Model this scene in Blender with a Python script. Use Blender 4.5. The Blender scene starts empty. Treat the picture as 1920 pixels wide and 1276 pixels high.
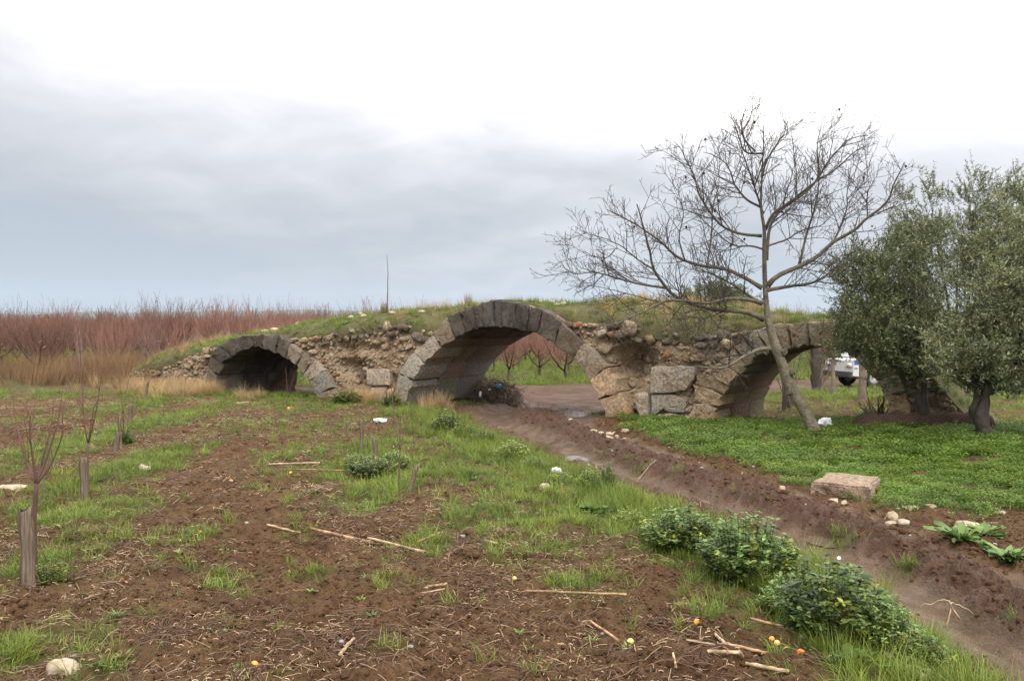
import bpy, bmesh, math, random
import numpy as np
from mathutils import Vector, Matrix

random.seed(7)
RNG = np.random.default_rng(11)
scene = bpy.context.scene
COL = scene.collection
R = math.radians

# ------------------------------------------------------------------ camera
FPX, EYE, HORIZON = 1663.0, 2.0, 608.0          # focal length in photo pixels, eye height, horizon row
PITCH = math.atan((638.0 - HORIZON) / FPX)
cam_data = bpy.data.cameras.new('camera')
cam = bpy.data.objects.new('camera', cam_data)
COL.objects.link(cam)
cam.location = (0, 0, EYE)
cam.rotation_euler = (R(90) - PITCH, 0, 0)
cam_data.sensor_width = 36.0
cam_data.lens = 36.0 * FPX / 1920.0
cam_data.clip_start = 0.05
cam_data.clip_end = 40000
scene.camera = cam

# ------------------------------------------------------------------ sky
SUN_EL, SUN_AZ = R(50), R(182)                   # azimuth measured from +Y towards +X
world = bpy.data.worlds.new('World')
scene.world = world
world.use_nodes = True
wt = world.node_tree
wt.nodes.clear()
def wn(t, **kw):
    n = wt.nodes.new(t)
    for k, v in kw.items(): setattr(n, k, v)
    return n
def wmath(op, a, b=None, c=None, clamp=False):
    n = wn('ShaderNodeMath', operation=op, use_clamp=clamp)
    for i, v in enumerate((a, b, c)):
        if v is None: continue
        if isinstance(v, (int, float)): n.inputs[i].default_value = v
        else: wt.links.new(v, n.inputs[i])
    return n.outputs[0]
out = wn('ShaderNodeOutputWorld'); bg = wn('ShaderNodeBackground')
bg.inputs[1].default_value = 1.0
wt.links.new(bg.outputs[0], out.inputs[0])
nish = wn('ShaderNodeTexSky', sky_type='NISHITA')
nish.sun_disc = False
nish.sun_elevation = SUN_EL
nish.sun_rotation = SUN_AZ
tc = wn('ShaderNodeTexCoord'); sep = wn('ShaderNodeSeparateXYZ')
wt.links.new(tc.outputs['Generated'], sep.inputs[0])
zz = wmath('MAXIMUM', sep.outputs[2], 0.0)
den = wmath('ADD', zz, 0.20)
cx = wmath('DIVIDE', sep.outputs[0], den); cy = wmath('DIVIDE', sep.outputs[1], den)
cmb = wn('ShaderNodeCombineXYZ')
wt.links.new(cx, cmb.inputs[0]); wt.links.new(cy, cmb.inputs[1])
n1 = wn('ShaderNodeTexNoise'); n1.inputs['Scale'].default_value = 0.5; n1.inputs['Detail'].default_value = 5; n1.inputs['Roughness'].default_value = 0.47; n1.inputs['Distortion'].default_value = 0.25
mp = wn('ShaderNodeMapping'); mp.inputs['Location'].default_value = (3.7, 1.3, 0.4); mp.inputs['Scale'].default_value = (1.25, 1.2, 1)
wt.links.new(cmb.outputs[0], mp.inputs[0]); wt.links.new(mp.outputs[0], n1.inputs['Vector'])
n2 = wn('ShaderNodeTexNoise'); n2.inputs['Scale'].default_value = 2.6; n2.inputs['Detail'].default_value = 6; n2.inputs['Roughness'].default_value = 0.55; n2.inputs['Distortion'].default_value = 0.5
wt.links.new(mp.outputs[0], n2.inputs['Vector'])
nmix = wmath('MULTIPLY_ADD', n2.outputs[0], 0.30, wmath('MULTIPLY', n1.outputs[0], 0.70))
# thick low cloud towards the horizon, thin and bright overhead and to the right where the sun stands behind it
elev = wn('ShaderNodeMapRange', interpolation_type='SMOOTHSTEP')
elev.inputs['From Min'].default_value = 0.015; elev.inputs['From Max'].default_value = 0.36
wt.links.new(zz, elev.inputs[0])
side = wmath('MULTIPLY', sep.outputs[0], 0.50)
cl = wmath('MULTIPLY_ADD', wmath('SUBTRACT', nmix, 0.5), 1.6, wmath('ADD', wmath('MULTIPLY', elev.outputs[0], 1.2), side))
ramp = wn('ShaderNodeValToRGB')
el = ramp.color_ramp.elements
el[0].position = 0.0; el[0].color = (0.345, 0.38, 0.42, 1)
el[1].position = 1.0; el[1].color = (2.5, 2.42, 2.32, 1)
for p, c in ((0.14, (0.385, 0.405, 0.435, 1)), (0.32, (0.465, 0.475, 0.50, 1)), (0.52, (0.60, 0.60, 0.625, 1)), (0.70, (0.75, 0.745, 0.765, 1)), (0.85, (1.1, 1.085, 1.07, 1))):
    e = el.new(p); e.color = c
wt.links.new(cl, ramp.inputs[0])
scl = wn('ShaderNodeVectorMath', operation='SCALE'); scl.inputs['Scale'].default_value = 0.10
wt.links.new(nish.outputs[0], scl.inputs[0])
mix = wn('ShaderNodeMix', data_type='RGBA'); mix.inputs[0].default_value = 0.95
wt.links.new(scl.outputs[0], mix.inputs[6]); wt.links.new(ramp.outputs[0], mix.inputs[7])
wt.links.new(mix.outputs[2], bg.inputs[0])

sun_data = bpy.data.lights.new('sun', 'SUN')
sun_data.energy = 1.5; sun_data.angle = R(16); sun_data.color = (1.0, 0.93, 0.82)
sun = bpy.data.objects.new('sun', sun_data); COL.objects.link(sun)
sdir = Vector((math.sin(SUN_AZ) * math.cos(SUN_EL), math.cos(SUN_AZ) * math.cos(SUN_EL), math.sin(SUN_EL)))
sun.rotation_euler = sdir.to_track_quat('Z', 'Y').to_euler()

vs = scene.view_settings
vs.view_transform = 'Standard'; vs.look = 'None'; vs.gamma = 1.0; vs.exposure = 0.46; vs.use_curve_mapping = False
scene.cycles.use_denoising = True
scene.cycles.max_bounces = 6; scene.cycles.diffuse_bounces = 3; scene.cycles.glossy_bounces = 2; scene.cycles.transmission_bounces = 3
scene.cycles.volume_bounces = 0; scene.cycles.transparent_max_bounces = 4

# ------------------------------------------------------------------ pixel <-> place helpers
CP, SP = math.cos(PITCH), math.sin(PITCH)
def ray(px, py):
    a, b = (px - 960.0) / FPX, -(py - 638.0) / FPX
    return np.array([a, CP + b * SP, -SP + b * CP])
def at(px, py, Y):
    d = ray(px, py); return np.array([0, 0, EYE]) + d * (Y / d[1])
def plane_z(px, py, z=0.0):
    d = ray(px, py); t = (z - EYE) / d[2]
    return np.array([0, 0, EYE]) + d * t
FO = np.array([-8.8, 26.2]); FE = np.array([0.8394, -0.5436]); FD = np.array([0.5436, 0.8394])   # bridge face: origin, along, depth
BW = 3.15
def face(px, py, w=0.0):
    d = ray(px, py); o = FO + FD * w
    t = (o @ FD) / (d[0] * FD[0] + d[1] * FD[1])
    p = d[:2] * t
    return np.array([(p - o) @ FE, EYE + d[2] * t])
def bpt(u, w, z):
    u = np.asarray(u, float); w = np.asarray(w, float); z = np.asarray(z, float)
    return np.stack([FO[0] + FE[0] * u + FD[0] * w, FO[1] + FE[1] * u + FD[1] * w, z + 0 * u], -1)

# ------------------------------------------------------------------ noise
def _hash(ix, iy, iz, seed):
    n = (ix.astype(np.int64) * 0x9E3779B1 + iy.astype(np.int64) * 0x85EBCA77 + iz.astype(np.int64) * 0xC2B2AE3D + seed * 0x27D4EB2F) & 0xFFFFFFFF
    n ^= n >> 15; n = (n * 0x2C1B3C6D) & 0xFFFFFFFF; n ^= n >> 12; n = (n * 0x297A2D39) & 0xFFFFFFFF; n ^= n >> 15
    return n / 4294967296.0
def noise2(x, y, seed=0):
    x = np.asarray(x, float); y = np.asarray(y, float)
    ix, iy = np.floor(x), np.floor(y); fx, fy = x - ix, y - iy
    fx = fx * fx * (3 - 2 * fx); fy = fy * fy * (3 - 2 * fy)
    z = np.zeros_like(ix)
    a = _hash(ix, iy, z, seed); b = _hash(ix + 1, iy, z, seed); c = _hash(ix, iy + 1, z, seed); d = _hash(ix + 1, iy + 1, z, seed)
    return (a * (1 - fx) + b * fx) * (1 - fy) + (c * (1 - fx) + d * fx) * fy
def noise3(p, seed=0):
    i = np.floor(p); f = p - i; f = f * f * (3 - 2 * f)
    r = 0
    for dx in (0, 1):
        for dy in (0, 1):
            for dz in (0, 1):
                w = (f[..., 0] if dx else 1 - f[..., 0]) * (f[..., 1] if dy else 1 - f[..., 1]) * (f[..., 2] if dz else 1 - f[..., 2])
                r = r + w * _hash(i[..., 0] + dx, i[..., 1] + dy, i[..., 2] + dz, seed)
    return r
def fbm2(x, y, oct=4, seed=0, gain=0.5):
    s, a, t = 0, 1.0, 0
    for o in range(oct):
        s = s + a * noise2(x * 2 ** o + 17.3 * o, y * 2 ** o - 9.1 * o, seed + o); t += a; a *= gain
    return s / t
def sstep(a, b, x):
    t = np.clip((np.asarray(x, float) - a) / (b - a), 0, 1); return t * t * (3 - 2 * t)

# ------------------------------------------------------------------ mesh / object helpers
def make_mesh(name, V, F, mats=(), smooth=False, col=None, mask=None, midx=None):
    """V (n,3); F list of (m,k) index arrays"""
    me = bpy.data.meshes.new(name)
    V = np.asarray(V, np.float32).reshape(-1, 3)
    F = [np.asarray(f, np.int32) for f in (F if isinstance(F, list) else [F]) if len(f)]
    me.vertices.add(len(V)); me.vertices.foreach_set('co', V.ravel())
    nl = sum(f.size for f in F); npoly = sum(len(f) for f in F)
    me.loops.add(nl); me.polygons.add(npoly)
    me.loops.foreach_set('vertex_index', np.concatenate([f.ravel() for f in F]))
    tot = np.concatenate([np.full(len(f), f.shape[1], np.int32) for f in F])
    me.polygons.foreach_set('loop_start', np.concatenate([[0], np.cumsum(tot)[:-1]]).astype(np.int32))
    for m in mats: me.materials.append(m)
    if midx is not None: me.polygons.foreach_set('material_index', np.asarray(midx, np.int32))
    if smooth: me.polygons.foreach_set('use_smooth', np.ones(npoly, bool))
    for nm, arr in (('col', col), ('mask', mask)):
        if arr is not None:
            arr = np.asarray(arr, np.float32)
            if arr.shape[1] == 3: arr = np.concatenate([arr, np.ones((len(arr), 1), np.float32)], 1)
            a = me.attributes.new(nm, 'FLOAT_COLOR', 'POINT'); a.data.foreach_set('color', arr.ravel())
    me.update(calc_edges=True)
    return me
def link(name, me, parent=None, loc=None, color=None):
    o = bpy.data.objects.new(name, me); COL.objects.link(o)
    if parent is not None: o.parent = parent
    if loc is not None: o.location = loc
    if color is not None: o.color = color
    return o
def tag(o, label=None, cat=None, group=None, kind=None):
    for k, v in (('label', label), ('category', cat), ('group', group), ('kind', kind)):
        if v: o[k] = v
    return o
def empty(name, loc, rz=0.0, label=None, cat=None, group=None):
    o = bpy.data.objects.new(name, None); COL.objects.link(o)
    o.location = tuple(float(v) for v in loc); o.rotation_euler = (0, 0, rz); o.empty_display_size = 0.2
    return tag(o, label, cat, group)

class MB:
    def __init__(s): s.V = []; s.F = {}; s.C = []; s.n = 0
    def add(s, V, F, col=None):
        V = np.asarray(V, float).reshape(-1, 3); F = np.asarray(F, int)
        if len(F) == 0: return
        s.F.setdefault(F.shape[1], []).append(F + s.n); s.V.append(V); s.n += len(V)
        c = np.array([1, 1, 1.0]) if col is None else np.asarray(col, float)
        s.C.append(np.broadcast_to(c, (len(V), 3)) if c.ndim == 1 else c)
    def mesh(s, name, mats, smooth=False):
        return make_mesh(name, np.concatenate(s.V), [np.concatenate(f) for f in s.F.values()], mats, smooth, col=np.concatenate(s.C))
    def box(s, c, h, rz=0.0, col=None, M=None):
        v = np.array([[x, y, z] for x in (-1, 1) for y in (-1, 1) for z in (-1, 1)], float) * np.asarray(h)
        if rz: v = v @ np.array([[math.cos(rz), math.sin(rz), 0], [-math.sin(rz), math.cos(rz), 0], [0, 0, 1]])
        if M is not None: v = v @ np.asarray(M).T
        s.add(v + np.asarray(c), [[0, 1, 3, 2], [4, 6, 7, 5], [0, 4, 5, 1], [2, 3, 7, 6], [0, 2, 6, 4], [1, 5, 7, 3]], col)
    def tube(s, P, Rr, sides=6, col=None, cap=True):
        V, F = tubes(np.asarray(P, float)[None], np.asarray(Rr, float)[None], sides)
        s.add(V, F, col)
        if cap:
            k = len(P)
            base = s.n - len(V)
            s.F.setdefault(sides, []).append(np.array([[base + i for i in range(sides)][::-1], [base + (k - 1) * sides + i for i in range(sides)]]))
    def tubes(s, P, Rr, sides=4, col=None):
        V, F = tubes(P, Rr, sides); s.add(V, F, col)

def norm(v): return v / np.maximum(np.linalg.norm(v, axis=-1, keepdims=True), 1e-9)
def tubes(P, Rr, sides):
    N, K, _ = P.shape
    T = norm(np.gradient(P, axis=1))
    ref = np.where(np.abs(norm(P[:, -1] - P[:, 0])[:, None, 2:3]) > 0.8, np.array([1.0, 0.1, 0]), np.array([0, 0.1, 1.0]))
    ref = np.broadcast_to(ref, T.shape)
    A = norm(np.cross(T, ref)); B = np.cross(T, A)
    th = np.arange(sides) * 2 * math.pi / sides
    V = P[:, :, None] + Rr[:, :, None, None] * (A[:, :, None] * np.cos(th)[:, None] + B[:, :, None] * np.sin(th)[:, None])
    idx = np.arange(N * K * sides).reshape(N, K, sides)
    a = idx[:, :-1]; b = idx[:, 1:]
    F = np.stack([a, np.roll(a, -1, 2), np.roll(b, -1, 2), b], -1).reshape(-1, 4)
    return V.reshape(-1, 3), F
def resample(P, n):
    P = np.asarray(P, float)
    # smooth Catmull-Rom through the points
    if len(P) > 2:
        Q = np.vstack([2 * P[0] - P[1], P, 2 * P[-1] - P[-2]]); o = []
        for i in range(1, len(Q) - 2):
            t = np.linspace(0, 1, 8, endpoint=False)[:, None]
            p0, p1, p2, p3 = Q[i - 1], Q[i], Q[i + 1], Q[i + 2]
            o.append(0.5 * ((2 * p1) + (-p0 + p2) * t + (2 * p0 - 5 * p1 + 4 * p2 - p3) * t ** 2 + (-p0 + 3 * p1 - 3 * p2 + p3) * t ** 3))
        P = np.vstack(o + [P[-1:]])
    s = np.concatenate([[0], np.cumsum(np.linalg.norm(np.diff(P, axis=0), axis=1))])
    q = np.linspace(0, s[-1], n)
    return np.stack([np.interp(q, s, P[:, i]) for i in range(P.shape[1])], 1)
def ico(sub):
    bm = bmesh.new(); bmesh.ops.create_icosphere(bm, subdivisions=sub, radius=1.0)
    V = np.array([v.co[:] for v in bm.verts]); F = np.array([[v.index for v in f.verts] for f in bm.faces]); bm.free()
    return V, F
ICO = {k: ico(k) for k in (1, 2, 3, 4)}
def rock(sub=2, seed=0, amp=0.35, freq=1.3, scale=(1, 1, 1), facet=0.0):
    V, F = ICO[sub]
    d = 1 + amp * (noise3(V * freq + seed * 7.7 + 50, seed) - 0.5) * 2 + amp * 0.4 * (noise3(V * freq * 2.7 + seed * 3.1 + 90, seed + 5) - 0.5) * 2
    V = V * d[:, None]
    if facet:
        V = np.sign(V) * np.abs(V) ** (1 - facet)
    return V * np.asarray(scale), F

# ------------------------------------------------------------------ materials
def new_mat(name, rough=0.85, spec=0.25):
    m = bpy.data.materials.new(name); m.use_nodes = True
    nt = m.node_tree; b = nt.nodes['Principled BSDF']
    b.inputs['Roughness'].default_value = rough
    b.inputs['Specular IOR Level'].default_value = spec
    return m, nt, b
class NT:
    def __init__(s, nt): s.t = nt
    def n(s, t, inp=None, **kw):
        n = s.t.nodes.new(t)
        for k, v in kw.items(): setattr(n, k, v)
        for k, v in (inp or {}).items(): s.set(n.inputs[k], v)
        return n
    def set(s, sock, v):
        if isinstance(v, bpy.types.NodeSocket): s.t.links.new(v, sock)
        else: sock.default_value = v
    def noise(s, scale, detail=4, rough=0.55, vec=None, dist=0.0, out='Fac'):
        n = s.n('ShaderNodeTexNoise', {'Scale': scale, 'Detail': detail, 'Roughness': rough, 'Distortion': dist})
        if vec is not None: s.set(n.inputs['Vector'], vec)
        return n.outputs[out]
    def geo(s): return s.n('ShaderNodeNewGeometry').outputs['Position']
    def obj(s): return s.n('ShaderNodeTexCoord').outputs['Object']
    def math(s, op, a, b=None, clamp=False):
        n = s.n('ShaderNodeMath', {0: a} if b is None else {0: a, 1: b}, operation=op, use_clamp=clamp); return n.outputs[0]
    def mapr(s, v, a, b, c=0.0, d=1.0):
        n = s.n('ShaderNodeMapRange', {'Value': v, 'From Min': a, 'From Max': b, 'To Min': c, 'To Max': d}); return n.outputs[0]
    def mix(s, f, a, b, blend='MIX'):
        n = s.n('ShaderNodeMix', {0: f, 6: a, 7: b}, data_type='RGBA', blend_type=blend); return n.outputs[2]
    def ramp(s, f, stops):
        n = s.n('ShaderNodeValToRGB', {0: f}); e = n.color_ramp.elements
        e[0].position, e[0].color = stops[0]; e[1].position, e[1].color = stops[-1]
        for p, c in stops[1:-1]:
            x = e.new(p); x.color = c
        return n.outputs[0]
    def bump(s, h, strength, dist=0.02):
        return s.n('ShaderNodeBump', {'Height': h, 'Strength': strength, 'Distance': dist}).outputs[0]
    def attr(s, name, out='Color'): return s.n('ShaderNodeAttribute', attribute_name=name).outputs[out]
def c4(r, g, b): return (r, g, b, 1.0)
MAT = {}
def m_simple(key, color, rough=0.85, var=0.25, scale=12, bump=0.3, bscale=40, spec=0.25, use_col=False, bdist=0.01, objvar=0.0):
    m, nt, b = new_mat(key, rough, spec); k = NT(nt)
    p = k.obj()
    f = k.noise(scale, 4, 0.6, p)
    base = color if len(color) == 4 else c4(*color)
    v = k.mapr(f, 0.25, 0.75, 1 - var, 1 + var)
    if objvar: v = k.math('MULTIPLY', v, k.mapr(k.n('ShaderNodeObjectInfo').outputs['Random'], 0, 1, 1 - objvar, 1 + objvar))
    cc = k.n('ShaderNodeVectorMath', {0: k.attr('col') if use_col else base[:3]}, operation='SCALE')
    k.set(cc.inputs['Scale'], v)
    if use_col:
        cc2 = k.mix(1.0, cc.outputs[0], base, 'MULTIPLY'); k.set(b.inputs['Base Color'], cc2)
    else: k.set(b.inputs['Base Color'], cc.outputs[0])
    if bump: k.set(b.inputs['Normal'], k.bump(k.noise(bscale, 3, 0.6, p), bump, bdist))
    MAT[key] = m
    return m
def m_leaf(key, tint=(1, 1, 1), rough=0.5, trans=0.3, spec=0.3, var=0.35, wscale=0.9):
    """leaf colour comes from the mesh's own 'col' attribute, varied plant by plant"""
    m, nt, b = new_mat(key, rough, spec); k = NT(nt)
    rnd = k.n('ShaderNodeObjectInfo').outputs['Random']
    wv = k.noise(wscale, 3, 0.5, k.geo())
    v = k.math('MULTIPLY', k.mapr(rnd, 0, 1, 1 - var, 1 + var), k.mapr(wv, 0.3, 0.7, 0.8, 1.2))
    cc = k.n('ShaderNodeVectorMath', {0: k.attr('col')}, operation='SCALE'); k.set(cc.inputs['Scale'], v)
    yel = k.mix(k.mapr(k.noise(wscale * 1.7, 2, 0.5, k.geo()), 0.35, 0.75, 0.0, 0.5), cc.outputs[0], k.mix(1.0, cc.outputs[0], c4(1.35, 1.05, 0.7), 'MULTIPLY'))
    col = k.mix(1.0, yel, c4(*tint), 'MULTIPLY')
    k.set(b.inputs['Base Color'], col)
    tr = k.n('ShaderNodeBsdfTranslucent', {0: col})
    ms = k.n('ShaderNodeMixShader', {0: trans, 1: b.outputs[0], 2: tr.outputs[0]})
    o = nt.nodes['Material Output']; nt.links.new(ms.outputs[0], o.inputs[0])
    MAT[key] = m
    return m

m_leaf('grass', trans=0.35)
m_leaf('dry_grass', trans=0.25, rough=0.8, spec=0.1, var=0.25)
m_leaf('weed_leaf', trans=0.25, rough=0.45)
m_leaf('olive_leaf', trans=0.18, rough=0.42, var=0.0, wscale=1.3)
m_simple('bark_tan', (1, 1, 1), use_col=True, var=0.5, scale=9, bump=1.0, bscale=26, bdist=0.03)
m_simple('bark_olive', (0.05, 0.042, 0.034), var=0.5, scale=6, bump=1.0, bscale=14, bdist=0.03)
m_simple('bark_red', (1, 1, 1), use_col=True, var=0.3, scale=4, bump=0, objvar=0.3)
m_simple('stake_wood', (0.155, 0.12, 0.09), var=0.45, scale=9, bump=0.8, bscale=30)
m_simple('cane', (1, 1, 1), use_col=True, var=0.5, scale=25, bump=0.2, bscale=60, rough=0.7)
m_simple('litter', (1, 1, 1), use_col=True, var=0.3, scale=30, bump=0)
m_simple('clod', (0.112, 0.058, 0.027), var=0.35, scale=14, bump=0.8, bscale=30, bdist=0.02)
m_simple('pale_stone', (0.34, 0.275, 0.20), var=0.5, scale=9, bump=0.6, bscale=22)
m_simple('grey_rock', (0.34, 0.33, 0.31), var=0.3, scale=9, bump=0.7, bscale=22)
m_simple('white_plastic', (0.80, 0.81, 0.83), var=0.08, scale=8, bump=0.3, bscale=25, rough=0.4)
m_simple('blue_plastic', (0.10, 0.33, 0.46), var=0.2, scale=8, bump=0.2, rough=0.4)
m_simple('black_plastic', (0.02, 0.02, 0.025), var=0.2, scale=8, bump=0.2, rough=0.35)
m_simple('fruit', (0.75, 0.33, 0.06), var=0.2, scale=14, bump=0.25, bscale=60, rough=0.45)
m_simple('fruit_pale', (0.72, 0.48, 0.16), var=0.2, scale=14, bump=0.25, bscale=60, rough=0.45)
m_simple('fruit_red', (0.72, 0.14, 0.03), var=0.2, scale=14, bump=0.25, bscale=60, rough=0.45)
m_simple('brown_bank', (0.055, 0.033, 0.023), var=0.4, scale=4, bump=1.0, bscale=12, bdist=0.04)

def build_wood_mat():
    m, nt, b = new_mat('split_wood', 0.85, 0.2); k = NT(nt)
    mp = k.n('ShaderNodeMapping', {'Vector': k.obj(), 'Scale': (60, 60, 3.5)}).outputs[0]
    g = k.noise(1.0, 4, 0.65, mp); p = k.noise(5, 3, 0.6, k.obj())
    col = k.ramp(g, [(0.28, c4(0.045, 0.033, 0.025)), (0.5, c4(0.135, 0.102, 0.074)), (0.72, c4(0.235, 0.19, 0.145))])
    col = k.mix(k.mapr(p, 0.4, 0.7, 0, 0.45), col, c4(0.11, 0.072, 0.048))
    k.set(b.inputs['Base Color'], col); k.set(b.inputs['Normal'], k.bump(g, 0.9, 0.02)); MAT['split_wood'] = m
build_wood_mat()
def build_ground_mat():
    m, nt, b = new_mat('earth', 0.9, 0.2); k = NT(nt)
    p = k.geo(); mask = k.n('ShaderNodeSeparateColor', {0: k.attr('mask')})
    g, t, wet = mask.outputs[0], mask.outputs[1], mask.outputs[2]
    big = k.noise(0.55, 4, 0.55, p); mid = k.noise(5.5, 5, 0.6, p); fine = k.noise(45, 4, 0.65, p)
    soil = k.ramp(mid, [(0.25, c4(0.062, 0.029, 0.012)), (0.5, c4(0.122, 0.062, 0.027)), (0.8, c4(0.19, 0.112, 0.055))])
    soil = k.mix(k.mapr(big, 0.42, 0.64, 0.0, 0.6), soil, c4(0.168, 0.102, 0.052))
    soil = k.mix(k.mapr(k.noise(1.3, 4, 0.6, p), 0.52, 0.36, 0.0, 0.55), soil, c4(0.06, 0.028, 0.017))
    soil = k.mix(k.mapr(fine, 0.55, 0.72, 0, 0.45), soil, c4(0.19, 0.115, 0.07))
    soil = k.mix(k.mapr(k.noise(17, 4, 0.65, p), 0.50, 0.36, 0, 0.6), soil, c4(0.035, 0.017, 0.010))
    mud = k.ramp(k.noise(3.0, 5, 0.62, p), [(0.28, c4(0.085, 0.050, 0.030)), (0.50, c4(0.155, 0.102, 0.068)), (0.75, c4(0.235, 0.168, 0.125))])
    col = k.mix(t, soil, mud)
    col = k.mix(wet, col, c4(0.088, 0.046, 0.030))
    gcol = k.ramp(k.noise(7, 4, 0.6, p), [(0.25, c4(0.05, 0.062, 0.016)), (0.55, c4(0.075, 0.10, 0.024)), (0.85, c4(0.12, 0.12, 0.045))])
    col = k.mix(k.math('MULTIPLY', g, k.mapr(mid, 0.3, 0.6, 0.45, 0.95)), col, gcol)
    k.set(b.inputs['Base Color'], col)
    k.set(b.inputs['Roughness'], k.math('SUBTRACT', 0.93, k.math('MULTIPLY', t, k.mapr(k.noise(2.2, 4, 0.6, p), 0.35, 0.7, 0.08, 0.55))))
    h = k.math('ADD', k.math('MULTIPLY', k.noise(28, 5, 0.65, p), 1.0), k.math('MULTIPLY', fine, 0.5))
    k.set(b.inputs['Normal'], k.bump(h, 1.0, 0.07))
    MAT['earth'] = m
build_ground_mat()

def build_stone_mat():
    # base colour of each stone = its object colour; alpha = how much black lichen has grown on it
    m, nt, b = new_mat('weathered_stone', 0.9, 0.2); k = NT(nt)
    p = k.geo(); oi = k.n('ShaderNodeObjectInfo')
    n1 = k.noise(2.2, 5, 0.6, p); n2 = k.noise(16, 5, 0.65, p); n3 = k.noise(60, 3, 0.6, p)
    v = k.math('MULTIPLY', k.mapr(n2, 0.3, 0.7, 0.5, 1.5), k.mapr(n3, 0.3, 0.7, 0.72, 1.28))
    base = k.n('ShaderNodeVectorMath', {0: oi.outputs['Color']}, operation='SCALE'); k.set(base.inputs['Scale'], v)
    base = k.mix(k.mapr(n1, 0.40, 0.66, 0, 0.6), base.outputs[0], k.mix(1.0, base.outputs[0], c4(1.12, 0.86, 0.60), 'MULTIPLY'))
    base = k.mix(k.mapr(k.noise(0.9, 4, 0.6, p), 0.5, 0.68, 0, 0.5), base, c4(0.30, 0.22, 0.14))
    lich = k.math('MULTIPLY', k.mapr(k.math('ADD', k.math('MULTIPLY', n1, 0.6), k.math('MULTIPLY', n2, 0.55)), 0.40, 0.66, 0.15, 1.0), oi.outputs['Alpha'], clamp=True)
    col = k.mix(lich, base, c4(0.045, 0.043, 0.040))
    pale = k.mapr(k.noise(24, 4, 0.7, p), 0.63, 0.70, 0, 0.55)
    col = k.mix(pale, col, c4(0.40, 0.39, 0.35))
    dark = k.mapr(k.noise(33, 3, 0.7, p), 0.64, 0.72, 0, 0.6)
    col = k.mix(dark, col, c4(0.06, 0.055, 0.05))
    k.set(b.inputs['Base Color'], col)
    h = k.math('ADD', k.math('MULTIPLY', n2, 1.4), k.math('ADD', n3, k.math('MULTIPLY', dark, -0.5)))
    k.set(b.inputs['Normal'], k.bump(h, 1.0, 0.06))
    MAT['stone'] = m
    m, nt, b = new_mat('rubble_mortar', 0.95, 0.15); k = NT(nt)
    p = k.geo(); n1 = k.noise(3.0, 5, 0.65, p); n2 = k.noise(18, 5, 0.65, p)
    col = k.ramp(n1, [(0.28, c4(0.21, 0.145, 0.095)), (0.5, c4(0.36, 0.265, 0.175)), (0.72, c4(0.50, 0.395, 0.28))])
    col = k.mix(k.mapr(n2, 0.45, 0.7, 0.0, 0.75), col, c4(0.15, 0.11, 0.08))
    col = k.mix(k.mapr(k.noise(26, 4, 0.7, p), 0.6, 0.68, 0, 0.7), col, c4(0.42, 0.36, 0.28))
    k.set(b.inputs['Base Color'], col)
    k.set(b.inputs['Normal'], k.bump(k.math('ADD', n2, k.noise(50, 3, 0.6, p)), 1.0, 0.05))
    MAT['mortar'] = m
    m, nt, b = new_mat('turf_earth', 0.95, 0.15); k = NT(nt)
    p = k.geo()
    col = k.ramp(k.noise(4.0, 5, 0.65, p), [(0.25, c4(0.05, 0.055, 0.02)), (0.5, c4(0.10, 0.085, 0.045)), (0.75, c4(0.07, 0.10, 0.028))])
    k.set(b.inputs['Base Color'], col)
    k.set(b.inputs['Normal'], k.bump(k.noise(25, 4, 0.6, p), 0.8, 0.04))
    MAT['turf'] = m
build_stone_mat()

def build_misc_mats():
    m, nt, b = new_mat('puddle_water', 0.06, 0.5); k = NT(nt)
    b.inputs['Base Color'].default_value = c4(0.11, 0.08, 0.065)
    k.set(b.inputs['Normal'], k.bump(k.noise(9, 2, 0.5, k.geo()), 0.05, 0.01)); MAT['water'] = m
    m, nt, b = new_mat('hill', 0.95, 0.1); k = NT(nt)
    k.set(b.inputs['Base Color'], k.ramp(k.noise(0.0025, 5, 0.6, k.geo()), [(0.3, c4(0.05, 0.065, 0.05)), (0.7, c4(0.10, 0.11, 0.085))])); MAT['hill'] = m
    for key, c, r in (('paint_white', (0.48, 0.48, 0.47), 0.4), ('paint_blue', (0.05, 0.10, 0.30), 0.35), ('paint_beige', (0.42, 0.36, 0.26), 0.5),
                      ('tyre', (0.022, 0.021, 0.02), 0.8), ('rim', (0.35, 0.34, 0.33), 0.45), ('glass', (0.03, 0.04, 0.045), 0.08), ('bumper', (0.05, 0.05, 0.05), 0.6), ('lamp_red', (0.4, 0.03, 0.02), 0.3), ('lamp_clear', (0.6, 0.6, 0.58), 0.2), ('plank', (0.33, 0.25, 0.14), 0.75)):
        m_simple(key, c, rough=r, var=0.12, scale=6, bump=0.05, spec=0.45)
build_misc_mats()

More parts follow.
